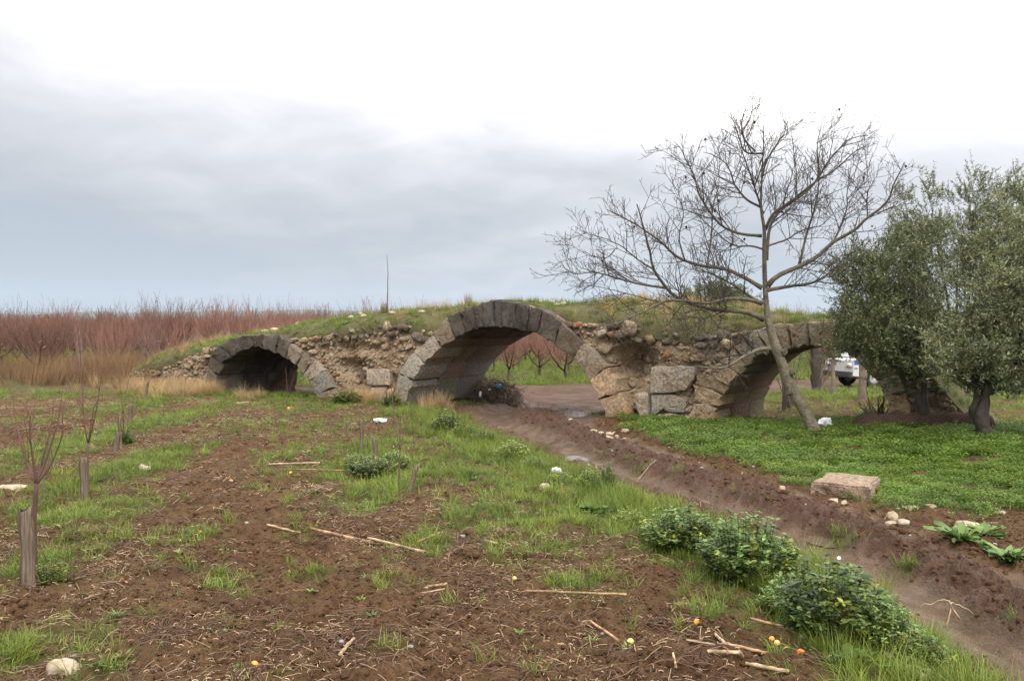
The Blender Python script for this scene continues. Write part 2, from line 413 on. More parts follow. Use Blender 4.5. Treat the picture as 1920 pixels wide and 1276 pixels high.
# ------------------------------------------------------------------ scattering of what nobody could count
def scatter(name, protos, pts, rot, scl, idx, label, cat):
    """protos: list of meshes; one instance per point, through geometry nodes"""
    n = len(pts)
    me = bpy.data.meshes.new(name)
    me.vertices.add(n); me.vertices.foreach_set('co', np.asarray(pts, np.float32).ravel())
    a = me.attributes.new('rot', 'FLOAT_VECTOR', 'POINT'); a.data.foreach_set('vector', np.asarray(rot, np.float32).ravel())
    scl = np.asarray(scl, np.float32)
    if scl.ndim == 1: scl = np.repeat(scl[:, None], 3, 1)
    a = me.attributes.new('scl', 'FLOAT_VECTOR', 'POINT'); a.data.foreach_set('vector', scl.ravel())
    a = me.attributes.new('idx', 'INT', 'POINT'); a.data.foreach_set('value', np.asarray(idx, np.int32))
    o = link(name, me)
    ng = bpy.data.node_groups.new(name, 'GeometryNodeTree')
    ng.interface.new_socket('Geometry', in_out='INPUT', socket_type='NodeSocketGeometry')
    ng.interface.new_socket('Geometry', in_out='OUTPUT', socket_type='NodeSocketGeometry')
    gi = ng.nodes.new('NodeGroupInput'); go = ng.nodes.new('NodeGroupOutput')
    ip = ng.nodes.new('GeometryNodeInstanceOnPoints'); jo = ng.nodes.new('GeometryNodeJoinGeometry')
    for me_p in protos:
        po = bpy.data.objects.new(me_p.name, me_p)
        oi = ng.nodes.new('GeometryNodeObjectInfo'); oi.inputs['Object'].default_value = po; oi.inputs['As Instance'].default_value = True
        ng.links.new(oi.outputs['Geometry'], jo.inputs[0])
    def na(nm, ty):
        x = ng.nodes.new('GeometryNodeInputNamedAttribute'); x.data_type = ty; x.inputs['Name'].default_value = nm
        return [s for s in x.outputs if s.enabled and s.name == 'Attribute'][0]
    ng.links.new(gi.outputs[0], ip.inputs['Points']); ng.links.new(jo.outputs[0], ip.inputs['Instance'])
    ip.inputs['Pick Instance'].default_value = True
    ng.links.new(na('idx', 'INT'), ip.inputs['Instance Index'])
    ng.links.new(na('rot', 'FLOAT_VECTOR'), ip.inputs['Rotation']); ng.links.new(na('scl', 'FLOAT_VECTOR'), ip.inputs['Scale'])
    ng.links.new(ip.outputs[0], go.inputs[0])
    md = o.modifiers.new('scatter', 'NODES'); md.node_group = ng
    tag(o, label, cat, None, 'stuff')
    return o
# ------------------------------------------------------------------ the lie of the land
TRACK = np.array([  # x, y, half width of the muddy track
    (3.75, -6, .8), (3.6, 3.5, .72), (3.45, 5, .68), (3.38, 7, .66), (3.1, 8.5, .78), (2.55, 10.5, .9), (1.9, 12.2, .92), (1.2, 15, .95), (.42, 18, 1.25),
    (.25, 21, 1.45), (1.2, 24, 1.7), (2.0, 27.5, 2.0)])
LANE = np.array([(-14, 27.5, 1.2), (-5, 28.2, 1.7), (0, 28.6, 2.6), (4, 29.2, 2.6), (10, 31.6, 2.0), (18, 34.5, 1.6), (40, 42, 1.6)])
def along(line, x, y):
    """distance to a polyline in half widths, with side"""
    best = np.full(np.shape(x), 1e9); side = np.zeros(np.shape(x)); q = np.zeros(np.shape(x))
    acc = 0.0
    for a, b in zip(line[:-1], line[1:]):
        d = b[:2] - a[:2]; L = np.hypot(*d); d = d / L
        t = np.clip((x - a[0]) * d[0] + (y - a[1]) * d[1], 0, L)
        ex, ey = x - a[0] - d[0] * t, y - a[1] - d[1] * t
        hw = a[2] + (b[2] - a[2]) * t / L
        dist = np.hypot(ex, ey) / hw
        s = np.where(d[0] * ey - d[1] * ex > 0, -1.0, 1.0)
        m = dist < best
        best = np.where(m, dist, best); side = np.where(m, s, side); q = np.where(m, acc + t, q)
        acc += L
    return best, side, q
def behind(x, y): return (x - FO[0]) * FD[0] + (y - FO[1]) * FD[1]
def tmask(x, y):
    wob = 0.75 * (fbm2(x * 1.6, y * 1.6, 4, 31, .6) - 0.5)
    dt, st, q = along(TRACK, x, y); dl, sl, ql = along(LANE, x, y)
    return 1 - sstep(0.85, 1.1, np.minimum(dt + wob, dl + wob)), dt, st, q, dl
def hbase(x, y):
    x = np.asarray(x, float); y = np.asarray(y, float)
    h = 0.10 * (fbm2(x * 0.3, y * 0.3, 3, 3) - 0.5) * sstep(60, 20, y)
    h = h + 0.22 * sstep(4.6, 7.0, x) * sstep(9, 12.5, y) * sstep(20, 16, y)
    s = behind(x, y)
    h = h - 0.16 * sstep(0.0, 3.0, s) * sstep(-9, -5, x + 0 * s)
    dt, st, q = along(TRACK, x, y)
    h = h - 0.055 * (1 - sstep(0.6, 1.5, dt))
    # low bank the bridge's left ramp runs out on
    return h
PUDDLES = [(1003, 752, 40, 5), (1090, 777, 40, 4), (1540, 1028, 20, 10), (1080, 868, 26, 6)]
PUD = {}
for _px, _py, _rx, _ry in PUDDLES:
    _c = plane_z(_px, _py, -0.12); _a = plane_z(_px, _py - _ry, -0.12); PUD[(_px, _py)] = (_c[0], _c[1], _rx * _c[1] / FPX, min(1.2, max(.08, _a[1] - _c[1])))
def pud(x, y):
    r = 0
    for cx, cy, wx, wy in PUD.values(): r = np.maximum(r, np.exp(-(((x - cx) / wx) ** 2 + ((y - cy) / wy) ** 2)))
    return r
def ground(px, py):
    z = 0.0
    for _ in range(5):
        p = plane_z(px, py, z); z = float(hbase(p[0], p[1]))
    return np.array([p[0], p[1], z])

# patches of green in the field, as (photo column, row, half width, half height, strength) laid out on the ground
FIELD_GREEN = [
    (270, 800, 60, 60, 1.25), (240, 880, 75, 45, 1.25), (170, 960, 110, 35, 1.0), (110, 1040, 90, 55, .75), (60, 1210, 110, 55, .85), (200, 1250, 100, 40, .55),
    (250, 760, 60, 22, .8), (40, 730, 80, 14, .7), (60, 790, 70, 14, .5), (10, 880, 60, 18, .7), (170, 735, 60, 12, .7), (40, 960, 60, 18, .7), (380, 1010, 60, 30, .35),
    (480, 800, 90, 22, .4), (560, 850, 90, 26, .45), (620, 800, 60, 20, .65), (700, 850, 80, 45, .95), (690, 930, 70, 30, .9), (760, 890, 80, 40, .85), (520, 900, 70, 18, .3),
    (830, 800, 70, 28, 1.0), (920, 850, 80, 32, 1.0), (870, 880, 90, 32, .8), (980, 920, 100, 40, .85), (1050, 960, 90, 40, .95), (930, 970, 110, 40, .85), (1000, 1030, 110, 30, .5),
    (1120, 930, 70, 40, 1.0), (1180, 990, 80, 38, 1.0), (1250, 1020, 90, 45, 1.0), (1330, 1060, 90, 50, .95), (1420, 1110, 90, 60, 1.0), (1520, 1170, 120, 70, 1.0),
    (1640, 1230, 130, 70, 1.0), (1760, 1300, 130, 80, 1.0), (1100, 1090, 90, 25, .5), (1330, 1150, 60, 30, .5), (820, 1020, 60, 26, .55), (730, 1040, 60, 18, .3),
    (560, 755, 90, 12, .7), (700, 752, 110, 12, 1.0), (770, 770, 60, 16, .8), (610, 760, 60, 12, .9), (430, 1090, 70, 25, .35), (560, 1080, 60, 20, .3),
    (740, 1090, 60, 22, .3), (400, 1180, 50, 18, .3), (560, 1200, 60, 18, .3), (700, 1230, 60, 18, .35), (860, 1140, 50, 14, .25), (1160, 1130, 50, 16, .35), (1340, 740, 30, 10, .5)]
def ell(px, py, rx, ry):
    c = plane_z(px, py); a = plane_z(px, py - ry); b = plane_z(px, py + ry)
    return c[0], c[1], rx * c[1] / FPX, max(0.12, (a[1] - b[1]) / 2)
FG = [(*ell(*b[:4]), b[4]) for b in FIELD_GREEN]
def green(x, y):
    """how grassy the ground is, 0..1"""
    x = np.asarray(x, float); y = np.asarray(y, float)
    T, dt, st, q, dl = tmask(x, y)
    right = ((st > 0) | (y > 24)) & (dt > 0.9)
    g = np.zeros_like(x)
    for cx, cy, rx, ry, s in FG:
        e = ((x - cx) / rx) ** 2 + ((y - cy) / ry) ** 2
        g = np.maximum(g, s * np.exp(-e * 1.1))
    n = fbm2(x * 2.2, y * 2.2, 3, 77); n2 = fbm2(x * 6.5, y * 6.5, 3, 78)
    field = np.clip(g * (2.6 * n2 - 0.35) + 0.22 * sstep(0.58, 0.72, n2), 0, 1)
    verge = np.exp(-((dt - 1.55) / 0.5) ** 2) * (st < 0) * (y < 19.5) * (0.45 + 1.1 * n2)
    field = np.clip(np.maximum(field, verge), 0, 1)
    field = np.where(y > 26.5, np.maximum(field, 0.35 + 0.5 * n), field)
    s = behind(x, y)
    # carpet on the right of the track; bare, stony soil at its near edge
    bare = (1 - sstep(8.3, 9.9, y - 0.30 * (x - 4.0) * (x > 4) + 0.5 * (n - 0.5)))
    rightg = np.clip(sstep(1.0, 2.3, dt + 1.3 * (n2 - 0.5)) * (1 - 0.86 * bare) * (0.25 + 0.75 * sstep(0.30, 0.46, fbm2(x * 1.1, y * 1.1, 4, 79, .6))) * (0.7 + 0.5 * n), 0, 1)
    far = np.clip(0.55 + 0.9 * (n - 0.4), 0.2, 1) * sstep(1.0, 1.2, dl)
    g = np.where(right & (s < 1.0), rightg, field)
    g = np.where(s > 1.0, np.where(y > 25, far, 0.25), g)
    mid = np.exp(-((dt * st + 0.12) / 0.14) ** 2) * sstep(0.58, 0.7, n) * (y < 14) * 0.7
    return np.maximum(g * (1 - T), mid * T)
def height(x, y):
    """full relief, clods and ruts included"""
    T, dt, st, q, dl = tmask(x, y)
    g = green(x, y)
    h = hbase(x, y)
    near = sstep(34, 24, y)
    bil = lambda f, s: np.abs(fbm2(x * f, y * f, 3, s) - 0.5) * 2
    soil = (1 - T) * near * (1 - 0.55 * g)
    h = h + soil * (0.10 * (fbm2(x * 1.9, y * 1.9, 3, 40) - 0.5) + 0.15 * (fbm2(x * 4.5, y * 4.5, 4, 41, 0.62) - 0.48) + 0.085 * (0.35 - bil(9, 47)) + 0.035 * (0.35 - bil(22, 48)) * sstep(16, 9, y))
    # track: smooth rut on the left, churned ridge right of the middle, smooth strip outside
    off = dt * st
    churn = sstep(-0.30, -0.05, off) * (1 - sstep(0.50, 0.72, off)) * sstep(26, 19, y)
    churn = np.maximum(churn, 0.6 * sstep(-0.62, -0.72, off) * (1 - sstep(-0.95, -1.0, off)) * sstep(7, 9, y))
    rough = 0.17 * (0.45 - bil(4.2, 52)) + 0.14 * (0.4 - bil(9, 53)) + 0.05 * (0.4 - bil(23, 57))
    tread = np.maximum(0, np.sin(q * 26 + 3 * np.abs(off + .45) * 8)) * np.exp(-((off + 0.45) / 0.17) ** 2)
    h = h + T * near * (0.012 * tread + churn * (0.035 + rough) - 0.055 * np.exp(-((off + 0.45) / 0.17) ** 2) - 0.02 * np.exp(-((off - 0.85) / 0.12) ** 2) + 0.03 * (fbm2(x * 4, y * 4, 4, 60, .6) - 0.5) + 0.12 * (fbm2(off * 4.5, q * 0.45, 3, 68, .6) - 0.5) * (np.abs(off) < 1.2) * sstep(24, 18, y))
    lane = T * sstep(24, 27, y)
    h = h + lane * 0.05 * (bil(1.6, 54) - 0.3)
    for cx, cy, wx, wy in PUD.values():
        e = ((x - cx) / wx) ** 2 + ((y - cy) / wy) ** 2 + 0.5 * (fbm2(x * 3, y * 3, 2, 66) - 0.5)
        m = 1 - sstep(0.6, 3.0, e)
        if np.any(m > 0): h = h * (1 - m) + m * (float(hbase(cx, cy)) - 0.02)
    return h, g, T, churn

def build_ground():
    ys = [3.2]
    while ys[-1] < 34: ys.append(ys[-1] * 1.0042)
    while ys[-1] < 90: ys.append(ys[-1] * 1.025)
    while ys[-1] < 9500: ys.append(ys[-1] * 1.16)
    ys = np.concatenate([np.linspace(-14, 3.1, 12), ys])
    NX = 861
    t = np.linspace(-1, 1, NX)
    half = 0.72 * np.maximum(ys, 3.2) + 2.2
    X = t[None] * half[:, None]; Y = np.repeat(ys[:, None], NX, 1)
    H, G, T, CH = height(X.ravel(), Y.ravel())
    V = np.stack([X.ravel(), Y.ravel(), H], 1)
    n = len(ys)
    idx = np.arange(n * NX).reshape(n, NX)
    F = np.stack([idx[:-1, :-1], idx[:-1, 1:], idx[1:, 1:], idx[1:, :-1]], -1).reshape(-1, 4)
    wet = np.clip(CH * (Y.ravel() < 30) * 0.85, 0, 1)
    wet = np.maximum(wet, 0.8 * T * sstep(17, 21, Y.ravel()) * (0.4 + 1.1 * fbm2(X.ravel() * .8, Y.ravel() * 1.2, 3, 63)))
    mask = np.stack([G, T * (1 - 0.25 * sstep(22, 26, Y.ravel())), wet, np.ones_like(G)], 1)
    on = T[F].mean(1) > 0.5
    yf = Y.ravel()[F].mean(1)
    for nm, sel in (('ground', ~on), ('dirt_track', on & (yf < 27)), ('dirt_lane', on & (yf >= 27))):
        f = F[sel]; used, inv = np.unique(f, return_inverse=True)
        me = make_mesh(nm, V[used], inv.reshape(-1, 4), [MAT['earth']], True, mask=mask[used])
        tag(link(nm, me), kind='structure')
build_ground()

# far hills under the cloud, seen faint and blue beyond the orchard
def build_hills():
    n = 160
    xs = np.linspace(-7500, 7500, n); V = []
    ridge = 120 + 170 * fbm2(xs / 2600, xs * 0 + 3.3, 4, 9) * sstep(3500, -2500, xs) + 40 * fbm2(xs / 700, xs * 0 + 1.1, 3, 19) - 110
    rows = [(8200, -3), (8450, 0.35), (8700, 0.75), (9000, 1.0), (9300, 0.7), (9800, -3)]
    for y, f in rows:
        z = np.full(n, -3.0) if f < 0 else ridge * f * (0.9 + 0.2 * fbm2(xs / 400, xs * 0 + y / 90, 3, 29))
        V.append(np.stack([xs, np.full(n, y), z], 1))
    idx = np.arange(n * len(rows)).reshape(len(rows), n)
    F = np.stack([idx[:-1, :-1], idx[:-1, 1:], idx[1:, 1:], idx[1:, :-1]], -1).reshape(-1, 4)
    tag(link('hills', make_mesh('hills', np.concatenate(V), F, [MAT['hill']], True)), kind='structure')
build_hills()
def build_haze():
    mb = MB(); mb.box((0, 4000, 200), (11000, 7000, 202.5))
    m = bpy.data.materials.new('haze_air'); m.use_nodes = True; nt = m.node_tree; nt.nodes.clear()
    o = nt.nodes.new('ShaderNodeOutputMaterial'); v = nt.nodes.new('ShaderNodeVolumePrincipled')
    v.inputs['Color'].default_value = (0.66, 0.81, 1.0, 1); v.inputs['Density'].default_value = 4.5e-5; v.inputs['Anisotropy'].default_value = 0.2
    nt.links.new(v.outputs[0], o.inputs['Volume'])
    ob = link('haze', mb.mesh('haze', [m])); tag(ob, 'thin blue haze in the air over the far plain', 'haze', kind='stuff')
build_haze()

def puddle(name, px, py, rx, ry, seed):
    cx, cy, wx, wy = PUD[(px, py)]
    lvl = float(hbase(cx, cy)) - 0.012
    th = np.linspace(0, 2 * math.pi, 48, endpoint=False)
    r = 1.0 + 0.35 * noise2(np.cos(th) * 1.6 + seed, np.sin(th) * 1.6, seed)
    V = np.stack([cx + wx * r * np.cos(th), cy + wy * r * np.sin(th), np.full(48, lvl)], 1)
    V = np.vstack([V, [[cx, cy, lvl]]])
    F = [[i, (i + 1) % 48, 48] for i in range(48)]
    tag(link(name, make_mesh(name, V, np.array(F), [MAT['water']])), kind='structure')
for i, a in enumerate(PUDDLES): puddle('puddle', *a, 3 * i + 1)
# ------------------------------------------------------------------ the old bridge
bridge = empty('stone_bridge', (FO[0], FO[1], 0), 0, 'old ruined three-arched stone bridge with turf growing on top', 'bridge')
BINV = Matrix.Translation(-Vector((FO[0], FO[1], 0)))
def z2(pts): return [(640 + x / 4, 530 + y / 4) for x, y in pts]
def z1(pts): return [(220 + x / 4, 540 + y / 4) for x, y in pts]
def z3(pts): return [(1040 + x / 4.558, 530 + y / 4.558) for x, y in pts]
def z4(pts): return [(1260 + x / 4.364, 570 + y / 4.364) for x, y in pts]
JM_I = z2([(485, 915), (540, 735), (622, 605), (742, 490), (848, 425), (935, 378), (1010, 352), (1075, 338), (1147, 332), (1211, 333), (1288, 342), (1387, 365), (1470, 390), (1600, 470), (1748, 562)]) + z3([(295, 832), (375, 1003), (410, 1175)])
JM_O = z2([(390, 905), (430, 675), (540, 520), (685, 395), (785, 262), (885, 205), (985, 172), (1057, 140), (1145, 127), (1212, 132), (1322, 150), (1408, 170), (1508, 188), (1657, 285), (1815, 450)]) + z3([(485, 715), (555, 930), (650, 1150)])
J1_I = z1([(745, 770), (755, 655), (795, 565), (858, 520), (1025, 440), (1093, 452), (1192, 490), (1266, 530), (1342, 582), (1388, 648), (1430, 695), (1478, 795), (1490, 860)])
J1_O = z1([(640, 760), (672, 600), (700, 500), (765, 430), (1010, 352), (1096, 345), (1214, 345), (1300, 408), (1388, 480), (1480, 535), (1560, 610), (1640, 740), (1650, 860)])
J3_I = z4([(360, 990), (375, 850), (425, 750), (472, 672), (550, 580), (615, 505), (705, 435), (800, 400), (897, 388), (968, 368), (1115, 348), (1220, 350), (1312, 358), (1410, 390), (1500, 455), (1590, 540), (1670, 640), (1730, 760), (1760, 900), (1770, 1010)])
J3_O = z4([(110, 960), (170, 795), (170, 650), (255, 545), (390, 470), (500, 350), (590, 265), (690, 205), (815, 165), (935, 153), (1110, 138), (1232, 135), (1335, 150), (1450, 172), (1590, 240), (1710, 360), (1840, 520), (1910, 720), (1965, 900), (1985, 1010)])
def uz(l): return np.array([face(*p) for p in l])
ARCH = {'left': (uz(J1_I), uz(J1_O)), 'middle': (uz(JM_I), uz(JM_O)), 'right': (uz(J3_I), uz(J3_O))}

def stone_block(poly, w0, w1, gap=0.012, jit=0.012, bev=0.022, bulge=0.02, seed=0, sub=4):
    """a block whose front is the given (u,z) outline: worn edges, uneven faces"""
    rng = np.random.default_rng(seed)
    poly = np.asarray(poly, float); c = poly.mean(0)
    poly = c + (poly - c) * (1 - gap * 2 / max(0.2, np.linalg.norm(poly - c, axis=1).mean()))
    pts = []
    for a, b in zip(poly, np.roll(poly, -1, 0)):
        for i in range(sub):
            q = a + (b - a) * i / sub
            j = jit * (0.5 if i == 0 else 1.0)
            pts.append(q + rng.normal(0, j, 2))
    pts = np.array(pts); n = len(pts)
    rings = []
    # concentric rings: back edge, front edge (arris), bevel, inner rings of the front
    def ring(k, w, dw=0.0): return bpt(c[0] + (pts[:, 0] - c[0]) * k, w + rng.normal(0, dw, n), c[1] + (pts[:, 1] - c[1]) * k)
    size = np.linalg.norm(pts - c, axis=1).mean()
    kb = 1 - bev / size
    depth = [w1, w0 + (w1 - w0) * 0.5, w0 + bev]
    V = [ring(kb * 0.99, w1), ring(1.0, w1 - 0.02 if w1 - 0.02 > w0 + bev else w1), ring(1.0, w0 + bev + (w1 - w0) * 0.4, 0.0), ring(1.0, w0 + bev, jit * 0.3), ring(kb, w0 + 0.002, jit * 0.5), ring(0.66, w0 - bulge * 0.6, 0.01), ring(0.33, w0 - bulge, 0.01)]
    Vn = np.concatenate(V + [bpt([c[0]], [w0 - bulge], [c[1]]), bpt([c[0]], [w1], [c[1]])])
    F = []
    for r in range(len(V) - 1):
        for i in range(n):
            j = (i + 1) % n
            F.append((r * n + i, r * n + j, (r + 1) * n + j, (r + 1) * n + i))
    L = (len(V) - 1) * n; cf = len(V) * n
    tri = [(L + i, L + (i + 1) % n, cf) for i in range(n)] + [((i + 1) % n, i, cf + 1) for i in range(n)]
    d = (noise3(Vn * 5.0, seed) - 0.5)[:, None] * 0.03
    Vn = Vn + d * np.array([-FD[0], -FD[1], 0])
    return Vn - np.array([FO[0], FO[1], 0]), [np.array(F), np.array(tri)]
def put_stone(name, V, F, color, label=None):
    me = make_mesh(name, V, F, [MAT['stone']], True)
    me.set_sharp_from_angle(angle=R(38)) if hasattr(me, 'set_sharp_from_angle') else None
    o = link(name, me, bridge, color=color)
    if label: o['label'] = label
    return o
GREY, TAN, DARK = (0.42, 0.395, 0.355), (0.52, 0.40, 0.28), (0.125, 0.115, 0.103)
def lerp(a, b, t): return tuple(x + (y - x) * t for x, y in zip(a, b))
seed = 100
for nm, (I, O) in ARCH.items():
    zt = max(O[:, 1])
    for i in range(len(I) - 1):
        seed += 1
        rr = np.random.default_rng(seed)
        poly = [I[i], O[i], O[i + 1], I[i + 1]]
        if nm == 'left' and i == 3:
            poly = [I[i], O[i], (O[i] + O[i + 1]) / 2 + [-0.05, 0.10], O[i + 1], I[i + 1], (I[i] + I[i + 1]) / 2 + [0.0, 0.05]]
        zc = np.mean([p[1] for p in poly])
        hfrac = np.clip((zc - 0.3) / (zt - 0.5), 0, 1)
        if nm == 'middle':
            c = lerp(TAN if i > 13 else GREY, GREY, min(1, hfrac * 1.5)); al = float(np.clip((hfrac - 0.35) * 1.9, 0.1, 0.95)) * (1.0 if 3 < i < 14 else .4)
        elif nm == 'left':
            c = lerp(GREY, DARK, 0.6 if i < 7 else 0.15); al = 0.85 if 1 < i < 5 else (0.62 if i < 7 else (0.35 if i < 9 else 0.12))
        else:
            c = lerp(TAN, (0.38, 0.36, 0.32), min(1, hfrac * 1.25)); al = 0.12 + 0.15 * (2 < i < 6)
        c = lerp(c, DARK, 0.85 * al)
        f = 0.72 + 0.5 * rr.random(); c = lerp(c, tuple(x * y for x, y in zip(c, (1.12, .93, .72))), rr.random() * .8); c = tuple(x * f for x in c)
        w0 = rr.uniform(-0.05, 0.03)
        # ring stone, then the courses of the vault behind it
        cuts = [w0, rr.uniform(0.75, 1.2), rr.uniform(1.75, 2.2), BW + rr.uniform(-0.04, 0.04)]
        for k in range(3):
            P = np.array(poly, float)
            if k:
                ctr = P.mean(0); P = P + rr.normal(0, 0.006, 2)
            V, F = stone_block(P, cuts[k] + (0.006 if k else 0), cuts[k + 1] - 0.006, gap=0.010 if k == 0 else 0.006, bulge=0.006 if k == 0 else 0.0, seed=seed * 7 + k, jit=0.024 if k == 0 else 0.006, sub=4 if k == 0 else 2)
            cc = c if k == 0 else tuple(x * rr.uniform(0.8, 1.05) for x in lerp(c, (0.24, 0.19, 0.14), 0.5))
            if k and nm == 'left': cc = tuple(x * .4 for x in cc)      # soot, plus the small arch's inner shade darkened into the stone colour
            put_stone('voussoir' if k == 0 else 'vault_block', V, F, (*cc, al if k == 0 else (0.95 if nm == 'left' else min(al, 0.75))))  # left vault's high alpha also blackens the shaded interior, beyond any lichen
# dressed blocks left in the piers
ASHLAR = [
    (z3([(815, 708), (1000, 703), (1215, 705), (1195, 830), (1120, 925), (960, 945), (805, 948)]), lerp(GREY, TAN, 0.15), 0.05),
    (z3([(808, 955), (1020, 952), (1130, 1000), (1105, 1110), (1000, 1110), (905, 1070), (860, 1120), (810, 1135)]), GREY, 0.1),
    (z3([(672, 935), (800, 925), (800, 1150), (720, 1165), (665, 1010)]), lerp(GREY, TAN, 0.6), 0.05),
    (z3([(700, 1165), (860, 1130), (960, 1115), (1110, 1130), (1385, 1180), (1385, 1240), (700, 1230)]), TAN, 0.0),
    (z2([(180, 648), (275, 642), (368, 648), (362, 770), (180, 772)]), lerp(GREY, TAN, 0.4), 0.05),
    (z2([(205, 782), (330, 778), (330, 905), (190, 905)]), lerp(GREY, TAN, 0.6), 0.0),
    (z2([(345, 790), (395, 780), (390, 905), (340, 905)]), TAN, 0.0),
    (z4([(350, 520), (400, 490), (470, 500), (460, 560), (400, 600)]), GREY, 0.15)]
ASH_UZ = []
for i, (pp, c, al) in enumerate(ASHLAR):
    P = uz(pp); ASH_UZ.append(P)
    V, F = stone_block(P, -0.02 + 0.03 * (i % 3), 0.75, seed=900 + i, sub=3, bulge=0.015)
    put_stone('ashlar_block', V, F, (*c, al))

# tops: the line where wall meets turf on the face, and the crest of the turf behind
TOPF = uz([(235, 700), (262, 690), (330, 672), (400, 648), (470, 631), (525, 632), (560, 634), (600, 628), (640, 618), (700, 608), (760, 606), (805, 622), (828, 606), (845, 592), (900, 577), (940, 566), (990, 570), (1040, 588), (1062, 603), (1100, 604), (1150, 604), (1230, 617), (1300, 625), (1350, 624), (1400, 618), (1440, 612), (1500, 609), (1560, 608), (1620, 620), (1680, 655), (1740, 700), (1790, 760), (1850, 822)])
CREST = np.array([face(x, y, 1.5) for x, y in [(200, 705), (262, 682), (330, 660), (400, 640), (470, 626), (530, 618), (570, 606), (640, 594), (700, 586), (760, 582), (830, 578), (880, 571), (940, 569), (1000, 571), (1060, 574), (1130, 560), (1200, 562), (1300, 570), (1420, 580), (1500, 590), (1560, 596), (1640, 612), (1700, 640), (1790, 735), (1830, 790)]])
UL, UR = TOPF[0, 0], TOPF[-1, 0]
def topf(u): return np.interp(u, TOPF[:, 0], TOPF[:, 1])
def crest(u): return np.interp(u, CREST[:, 0], CREST[:, 1])
def inside(poly, P):
    x, y = P[..., 0], P[..., 1]; r = np.zeros(x.shape, bool)
    for (x1, y1), (x2, y2) in zip(poly, np.roll(poly, -1, 0)):
        c = ((y1 > y) != (y2 > y)) & (x < (x2 - x1) * (y - y1) / (y2 - y1 + 1e-12) + x1); r ^= c
    return r
def archpoly(nm, f):
    I, O = ARCH[nm]; P = I + (O - I) * f
    return np.vstack([P[:1] * [1, 0] + [0, -0.6], P, P[-1:] * [1, 0] + [0, -0.6]])
HOLLOW = [(*face(px, py), rx / 85, ry / 85, d) for px, py, rx, ry, d in [
    (1182, 672, 36, 30, .62), (1165, 712, 34, 34, .40), (1150, 745, 20, 26, .22), (652, 690, 34, 20, .45), (664, 716, 26, 13, .5), (738, 714, 7, 10, .3), (690, 652, 60, 9, .16), (645, 655, 24, 14, .2), (1300, 735, 14, 8, .2), (1186, 775, 8, 6, .3), (600, 700, 10, 10, .2)]]
def corew(u, z):
    """how far the worn rubble face stands back from the old wall line"""
    w = 0.16 + 0.20 * (fbm2(u * 1.4, z * 2.2, 4, 201, 0.6) - 0.5) + 0.12 * (fbm2(u * 6, z * 8, 3, 207) - 0.5)
    for hu, hz, ru, rz, d in HOLLOW:
        e = ((u - hu) / ru) ** 2 + ((z - hz) / rz) ** 2
        w = w + d * np.exp(-e ** 1.5 * 0.8)
    return np.maximum(w, 0.03)
def build_core():
    du = 0.045
    nu = int((UR - UL) / du); nz = 66
    u = np.linspace(UL, UR, nu); s = np.linspace(0, 1, nz)
    for back in (False, True):
        U = np.repeat(u[:, None], nz, 1)
        Z = -0.35 + (topf(U) - 0.02 + 0.35) * s[None]
        Wd = corew(U, Z) if not back else BW - corew(U + 40, Z) * 0.8
        V = bpt(U.ravel(), Wd.ravel(), Z.ravel()) - np.array([FO[0], FO[1], 0])
        idx = np.arange(nu * nz).reshape(nu, nz)
        F = np.stack([idx[:-1, :-1], idx[1:, :-1], idx[1:, 1:], idx[:-1, 1:]], -1).reshape(-1, 4)
        C = np.stack([U.ravel(), Z.ravel()], 1)[F].mean(1)
        keep = np.ones(len(F), bool)
        for nm in ARCH: keep &= ~inside(archpoly(nm, 0.5), C)
        F = F[keep]
        if back: F = F[:, ::-1]
        used, inv = np.unique(F, return_inverse=True)
        link('rubble_core', make_mesh('rubble_core', V[used], inv.reshape(-1, 4), [MAT['mortar']], True), bridge)
    # end walls
    for ue, sg in ((UL, 1), (UR, -1)):
        mb = MB(); z1_ = float(topf(ue))
        V = bpt([ue] * 4, [0.1, BW - 0.1, BW - 0.1, 0.1], [-0.35, -0.35, z1_, z1_]) - np.array([FO[0], FO[1], 0]); mb.add(V, [[0, 1, 2, 3]])
        link('end_wall', mb.mesh('end_wall', [MAT['mortar']]), bridge)
build_core()
def cap_z(u, t):
    """turf surface; t 0 front .. 1 back"""
    f = topf(u); c = np.maximum(crest(u), f + 0.03)
    a = np.sin(np.clip(t, 0, 1) * math.pi) ** 0.7
    return f + (c - f) * a + 0.05 * (fbm2(u * 2.5, t * 6, 3, 301) - 0.5) * a
def cap_w(u, t):
    edge = 0.06 + 0.10 * fbm2(u * 1.7, u * 0 + 2, 3, 305)
    I, O = ARCH['middle']
    over = np.zeros_like(u)
    for nm in ARCH:
        I, O = ARCH[nm]; over = np.maximum(over, sstep(O[2, 0], O[4, 0], u) * (1 - sstep(O[-4, 0], O[-2, 0], u)))
    edge = edge + 0.22 * over
    return edge + t * (BW - edge - 0.08)
